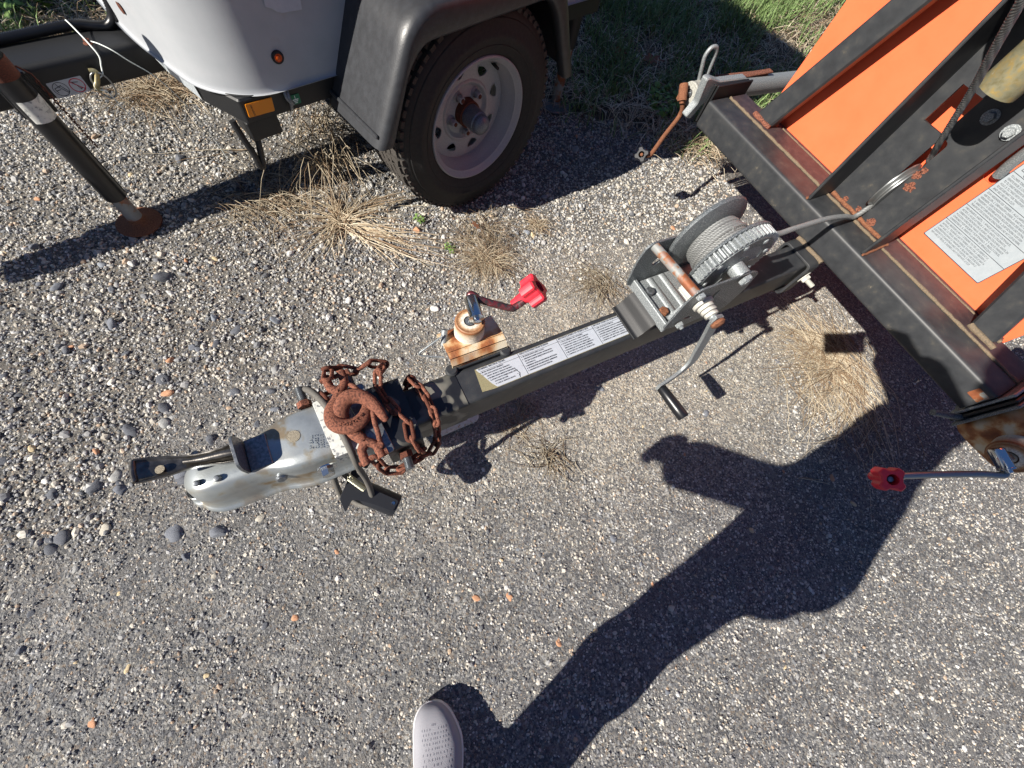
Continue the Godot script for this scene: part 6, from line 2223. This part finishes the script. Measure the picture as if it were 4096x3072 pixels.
func build_person() -> void:
	var f := Vector3(0.33, 0, -0.944)      # the way the person faces
	var r := Vector3(0.944, 0, 0.33)       # the person's right
	var base := Vector3(-0.33, 0, 0.46)
	var o := thing("person", "person in dark clothes and pale grey running shoes photographing the tongue with a phone", "person", base)
	var ankle_r := Vector3(-0.232, 0.088, 0.452)
	var knee_r := Vector3(-0.215, 0.48, 0.398)
	var hip_r := Vector3(-0.24, 0.87, 0.475)
	var ankle_l := Vector3(-0.425, 0.088, 0.490)
	var knee_l := Vector3(-0.41, 0.48, 0.410)
	var hip_l := Vector3(-0.40, 0.87, 0.420)
	var pelvis := Vector3(-0.32, 0.925, 0.457)
	var belly := Vector3(-0.315, 1.09, 0.445)
	var chest := Vector3(-0.30, 1.27, 0.415)
	var neck := Vector3(-0.28, 1.42, 0.375)
	var sh_l := chest - r * 0.150 + Vector3(0, 0.07, 0)
	var sh_r := chest + r * 0.150 + Vector3(0, 0.07, 0)
	var el_l := Vector3(-0.52, 1.05, 0.345)
	var wr_l := Vector3(-0.535, 0.905, 0.135)
	var el_r := Vector3(0.05, 1.115, 0.39)
	var wr_r := Vector3(0.205, 1.075, 0.155)
	var head := Vector3(-0.255, 1.545, 0.325)
	var legs := [[ankle_l, knee_l, 0.040, 0.054], [knee_l, hip_l, 0.058, 0.088], [ankle_r, knee_r, 0.040, 0.054], [knee_r, hip_r, 0.058, 0.088], [ankle_l.lerp(knee_l, 0.62) - f * 0.018, knee_l, 0.048, 0.046], [ankle_r.lerp(knee_r, 0.62) - f * 0.018, knee_r, 0.048, 0.046], [hip_l, pelvis, 0.085, 0.09], [hip_r, pelvis, 0.085, 0.09], [hip_l - f * 0.045 + Vector3(0, 0.01, 0), pelvis - f * 0.05, 0.075, 0.075], [hip_r - f * 0.045 + Vector3(0, 0.01, 0), pelvis - f * 0.05, 0.075, 0.075]]
	var trunk := [[pelvis - r * 0.05, belly - r * 0.045, 0.095, 0.088], [pelvis + r * 0.05, belly + r * 0.045, 0.095, 0.088], [belly - r * 0.045, chest - r * 0.06, 0.088, 0.095], [belly + r * 0.045, chest + r * 0.06, 0.088, 0.095], [chest, neck, 0.08, 0.042], [sh_l, chest, 0.058, 0.08], [sh_r, chest, 0.058, 0.08]]
	var arms := [[sh_l, el_l, 0.047, 0.036], [el_l, wr_l, 0.037, 0.026], [sh_r, el_r, 0.047, 0.036], [el_r, wr_r, 0.037, 0.026]]
	var st := mb()
	nets(st, legs + trunk + arms + [[neck - Vector3(0, 0.03, 0), head - Vector3(0, 0.05, 0), 0.044, 0.046]], 0.015, 0.03)
	# head, looking down at the phone
	var look := (f * 0.75 + Vector3(0, -0.66, 0)).normalized()
	var crown := r.cross(look).normalized()
	if crown.y < 0.0:
		crown = -crown
	var h := func(a: float, b: float, c: float) -> Vector3: return head + r * a + crown * b + look * c
	nets(st, [[h.call(0, 0.03, -0.018), h.call(0, 0.025, 0.015), 0.072, 0.068], [h.call(0, -0.01, 0.02), h.call(0, -0.075, 0.042), 0.054, 0.030], [h.call(0, -0.04, -0.02), h.call(0, -0.07, 0.02), 0.05, 0.038], [h.call(0, 0.012, 0.078), h.call(0, -0.022, 0.098), 0.008, 0.013], [h.call(-0.012, -0.026, 0.088), h.call(0.012, -0.026, 0.088), 0.009, 0.009], [h.call(-0.018, -0.052, 0.074), h.call(0.018, -0.052, 0.074), 0.008, 0.008], [h.call(-0.034, 0.022, 0.062), h.call(0.034, 0.022, 0.062), 0.014, 0.014], [h.call(-0.066, -0.01, -0.012), h.call(-0.074, 0.012, -0.02), 0.012, 0.017], [h.call(0.066, -0.01, -0.012), h.call(0.074, 0.012, -0.02), 0.012, 0.017]], 0.006, 0.014)
	hand(st, wr_l + Vector3(-0.004, -0.01, -0.02), Vector3(0.0, -0.35, -0.9), Vector3(0.5, -0.8, 0.1), Vector3(0.9, 0.3, 0.0), 1.05)
	hand(st, wr_r + Vector3(-0.005, 0.008, -0.018), Vector3(-0.25, 0.35, -0.80), Vector3(-0.7, -0.55, -0.05), Vector3(-0.35, 0.75, 0.4), 0.55)
	obj("body", st, M.skin, o)
	for s in [-1.0, 1.0]:
		st = mb()
		var sp := SphereMesh.new()
		sp.radius = 0.0115
		sp.height = 0.023
		st.append_from(sp, 0, Transform3D(Basis(), h.call(0.030 * s, 0.006, 0.068)))
		obj("eye", st, M.eye_white, o)
		st = mb()
		sp.radius = 0.0058
		sp.height = 0.0116
		st.append_from(sp, 0, Transform3D(Basis(), h.call(0.030 * s, 0.005, 0.0755)))
		obj("iris", st, M.eye_dark, o)
	st = mb()
	nets(st, legs, 0.015, 0.03, 0.014)
	obj("trousers", st, M.trousers, o)
	st = mb()
	var hem := [[pelvis - f * 0.045 - r * 0.06 + Vector3(0, -0.06, 0), belly - f * 0.02 - r * 0.04, 0.105, 0.09], [pelvis - f * 0.045 + r * 0.06 + Vector3(0, -0.06, 0), belly - f * 0.02 + r * 0.04, 0.105, 0.09], [pelvis + f * 0.05 + Vector3(0, -0.05, 0), chest + f * 0.03, 0.095, 0.085]]
	nets(st, trunk.slice(0, 4) + trunk.slice(5) + hem + [[sh_l, el_l, 0.052, 0.042], [el_l, wr_l, 0.050, 0.050], [sh_r, el_r, 0.052, 0.042], [el_r, wr_r.lerp(el_r, 0.08), 0.042, 0.034]], 0.015, 0.03, 0.014)
	obj("jacket", st, M.jacket, o)
	st = mb()
	nets(st, [[h.call(0, 0.046, -0.03), h.call(0, 0.040, 0.006), 0.074, 0.070], [h.call(0, 0.02, -0.045), h.call(0, -0.06, -0.055), 0.06, 0.05], [h.call(-0.045, 0.03, -0.03), h.call(-0.058, -0.06, -0.03), 0.034, 0.026], [h.call(0.045, 0.03, -0.03), h.call(0.058, -0.06, -0.03), 0.034, 0.026]], 0.008, 0.015)
	obj("hair", st, M.hair, o)
	shoe(o, Vector3(-0.1475, 0, 0.236), Vector3(0.32, 0, -0.947), 1.0)
	shoe(o, ankle_l * Vector3(1, 0, 1) + f * 0.205, Vector3(0.28, 0, -0.96), -1.0)
	# the phone in the right hand, lens where the picture is taken from
	var fw := Vector3(0.30048, -0.90256, -0.30838)
	var ri := Vector3(0.88324, 0.14128, 0.44712)
	var up := Vector3(0.35999, 0.40673, -0.83963)
	var c := Vector3(0, 1.1, 0) + ri * 0.056 - up * 0.0165 - fw * 0.009
	var ph := thing("phone", "black phone held in the person's right hand above the tongue", "phone", c)
	st = mb()
	plate(st, Transform3D(Basis(ri, up, -fw), c - fw * -0.0035), rounded(rect(-0.0775, -0.039, 0.0775, 0.039), 0.011, 5), 0.0075, 0.001)
	obj("phone_body", st, M.phone_black, ph)


func shoe(o: Node3D, toe: Vector3, dir: Vector3, side: float) -> void:
	var d := dir.normalized()
	var s := Vector3(-d.z, 0, d.x) * 1.0
	if s.dot(Vector3(0.944, 0, 0.33)) < 0.0:
		s = -s
	# stations back from the toe: half widths to the inner and outer side, sole and upper heights
	var rows := [[0.000, 0.004, 0.004, 0.020, 0.026], [0.004, 0.016, 0.016, 0.012, 0.038], [0.012, 0.027, 0.028, 0.006, 0.048], [0.028, 0.038, 0.040, 0.002, 0.056], [0.055, 0.047, 0.048, 0.001, 0.063], [0.085, 0.051, 0.051, 0.001, 0.072], [0.115, 0.049, 0.050, 0.001, 0.086], [0.140, 0.045, 0.047, 0.001, 0.100], [0.170, 0.041, 0.044, 0.001, 0.112], [0.205, 0.039, 0.041, 0.001, 0.118], [0.240, 0.039, 0.040, 0.001, 0.112], [0.262, 0.033, 0.034, 0.003, 0.105], [0.274, 0.018, 0.019, 0.010, 0.090], [0.277, 0.004, 0.004, 0.020, 0.070]]
	var dense := []
	for i in rows.size() - 1:
		for k in 4:
			var row := []
			for q in 5:
				row.append(cubic_interpolate(rows[i][q], rows[i + 1][q], rows[maxi(i - 1, 0)][q], rows[mini(i + 2, rows.size() - 1)][q], k / 4.0))
			dense.append(row)
	dense.append(rows[-1])
	var up_rings := []
	var sole := []
	for row in dense:
		var c: Vector3 = toe - d * row[0] + s * side * 0.010 * clampf(row[0] / 0.07, 0.0, 1.0)
		var ring := []
		var sr := []
		for i in 17:
			var a := PI * i / 16.0
			var w: float = row[1] if cos(a) > 0.0 else row[2]
			var y: float = 0.026 + (row[4] - 0.026) * pow(sin(a), 0.62)
			var e := signf(cos(a)) * pow(absf(cos(a)), 0.72)
			ring.append(c + s * e * w * 0.965 + Vector3(0, y, 0))
		for q in [[-0.9, row[3]], [-1.0, row[3] + 0.006], [-1.03, 0.018], [-1.0, 0.028], [-0.90, 0.031], [0.90, 0.031], [1.0, 0.028], [1.03, 0.018], [1.0, row[3] + 0.006], [0.9, row[3]]]:
			sr.append(c + s * q[0] * (row[1] if q[0] > 0.0 else row[2]) + Vector3(0, q[1], 0))
		up_rings.append(ring)
		sole.append(sr)
	var st := mb()
	skin(st, up_rings)
	var sh := obj("shoe", st, M.shoe_mesh, o)
	st = mb()
	skin(st, sole, true)
	obj("sole", st, M.shoe_sole, sh)
	if side < 0.0:
		return
	var top := func(back: float, e: float) -> Array:
		var i := 0
		while i < dense.size() - 2 and dense[i + 1][0] < back:
			i += 1
		var a := acos(signf(e) * pow(absf(e), 1.0 / 0.72))
		var q := 16.0 * a / PI
		var k := mini(int(q), 15)
		var p: Vector3 = up_rings[i][k].lerp(up_rings[i][k + 1], q - k)
		var n: Vector3 = (up_rings[i][k + 1] - up_rings[i][k]).cross(up_rings[i + 1][k] - up_rings[i][k]).normalized()
		if n.y < 0.0:
			n = -n
		return [p, n]
	# ventilation slots in rows across the toe box
	st = mb()
	for row in 9:
		for col in 11:
			var e := (col - 5.0) * 0.115 + (0.057 if row & 1 else 0.0)
			if absf(e) > 0.62:
				continue
			var q: Array = top.call(0.040 + row * 0.0085 + 0.012 * e * e, e)
			var n: Vector3 = q[1]
			var x := (-d - n * (-d).dot(n)).normalized()
			plate(st, Transform3D(Basis(x, n.cross(x), n), q[0] - n * 0.0006), rounded(rect(-0.0019, -0.0005, 0.0019, 0.0005), 0.0004, 2), 0.0009)
	obj("vent_slot", st, M.shoe_hole, sh).set_meta("kind", "stuff")
	st = mb()
	var band := []
	for i in 9:
		var e := lerpf(-0.74, 0.74, i / 8.0)
		var q: Array = top.call(0.1265, e)
		band.append(q[0] + q[1] * 0.0015)
	strap_bar(st, band, 0.0065, 0.0014, Vector3.UP)
	band = []
	for i in 9:
		var q: Array = top.call(0.142, lerpf(-0.7, 0.7, i / 8.0))
		band.append(q[0] + q[1] * 0.003)
	strap_bar(st, band, 0.004, 0.0018, Vector3.UP)
	obj("lace", st, M.shoe_plain, sh)
	for e in [-0.80, 0.80]:
		st = mb()
		var line := []
		for i in 6:
			var q: Array = top.call(0.108 + i * 0.010, e)
			line.append(q[0] + q[1] * 0.001)
		strap_bar(st, line, 0.006, 0.0014, Vector3.UP)
		obj("eyelet_stay", st, M.shoe_plain, sh)
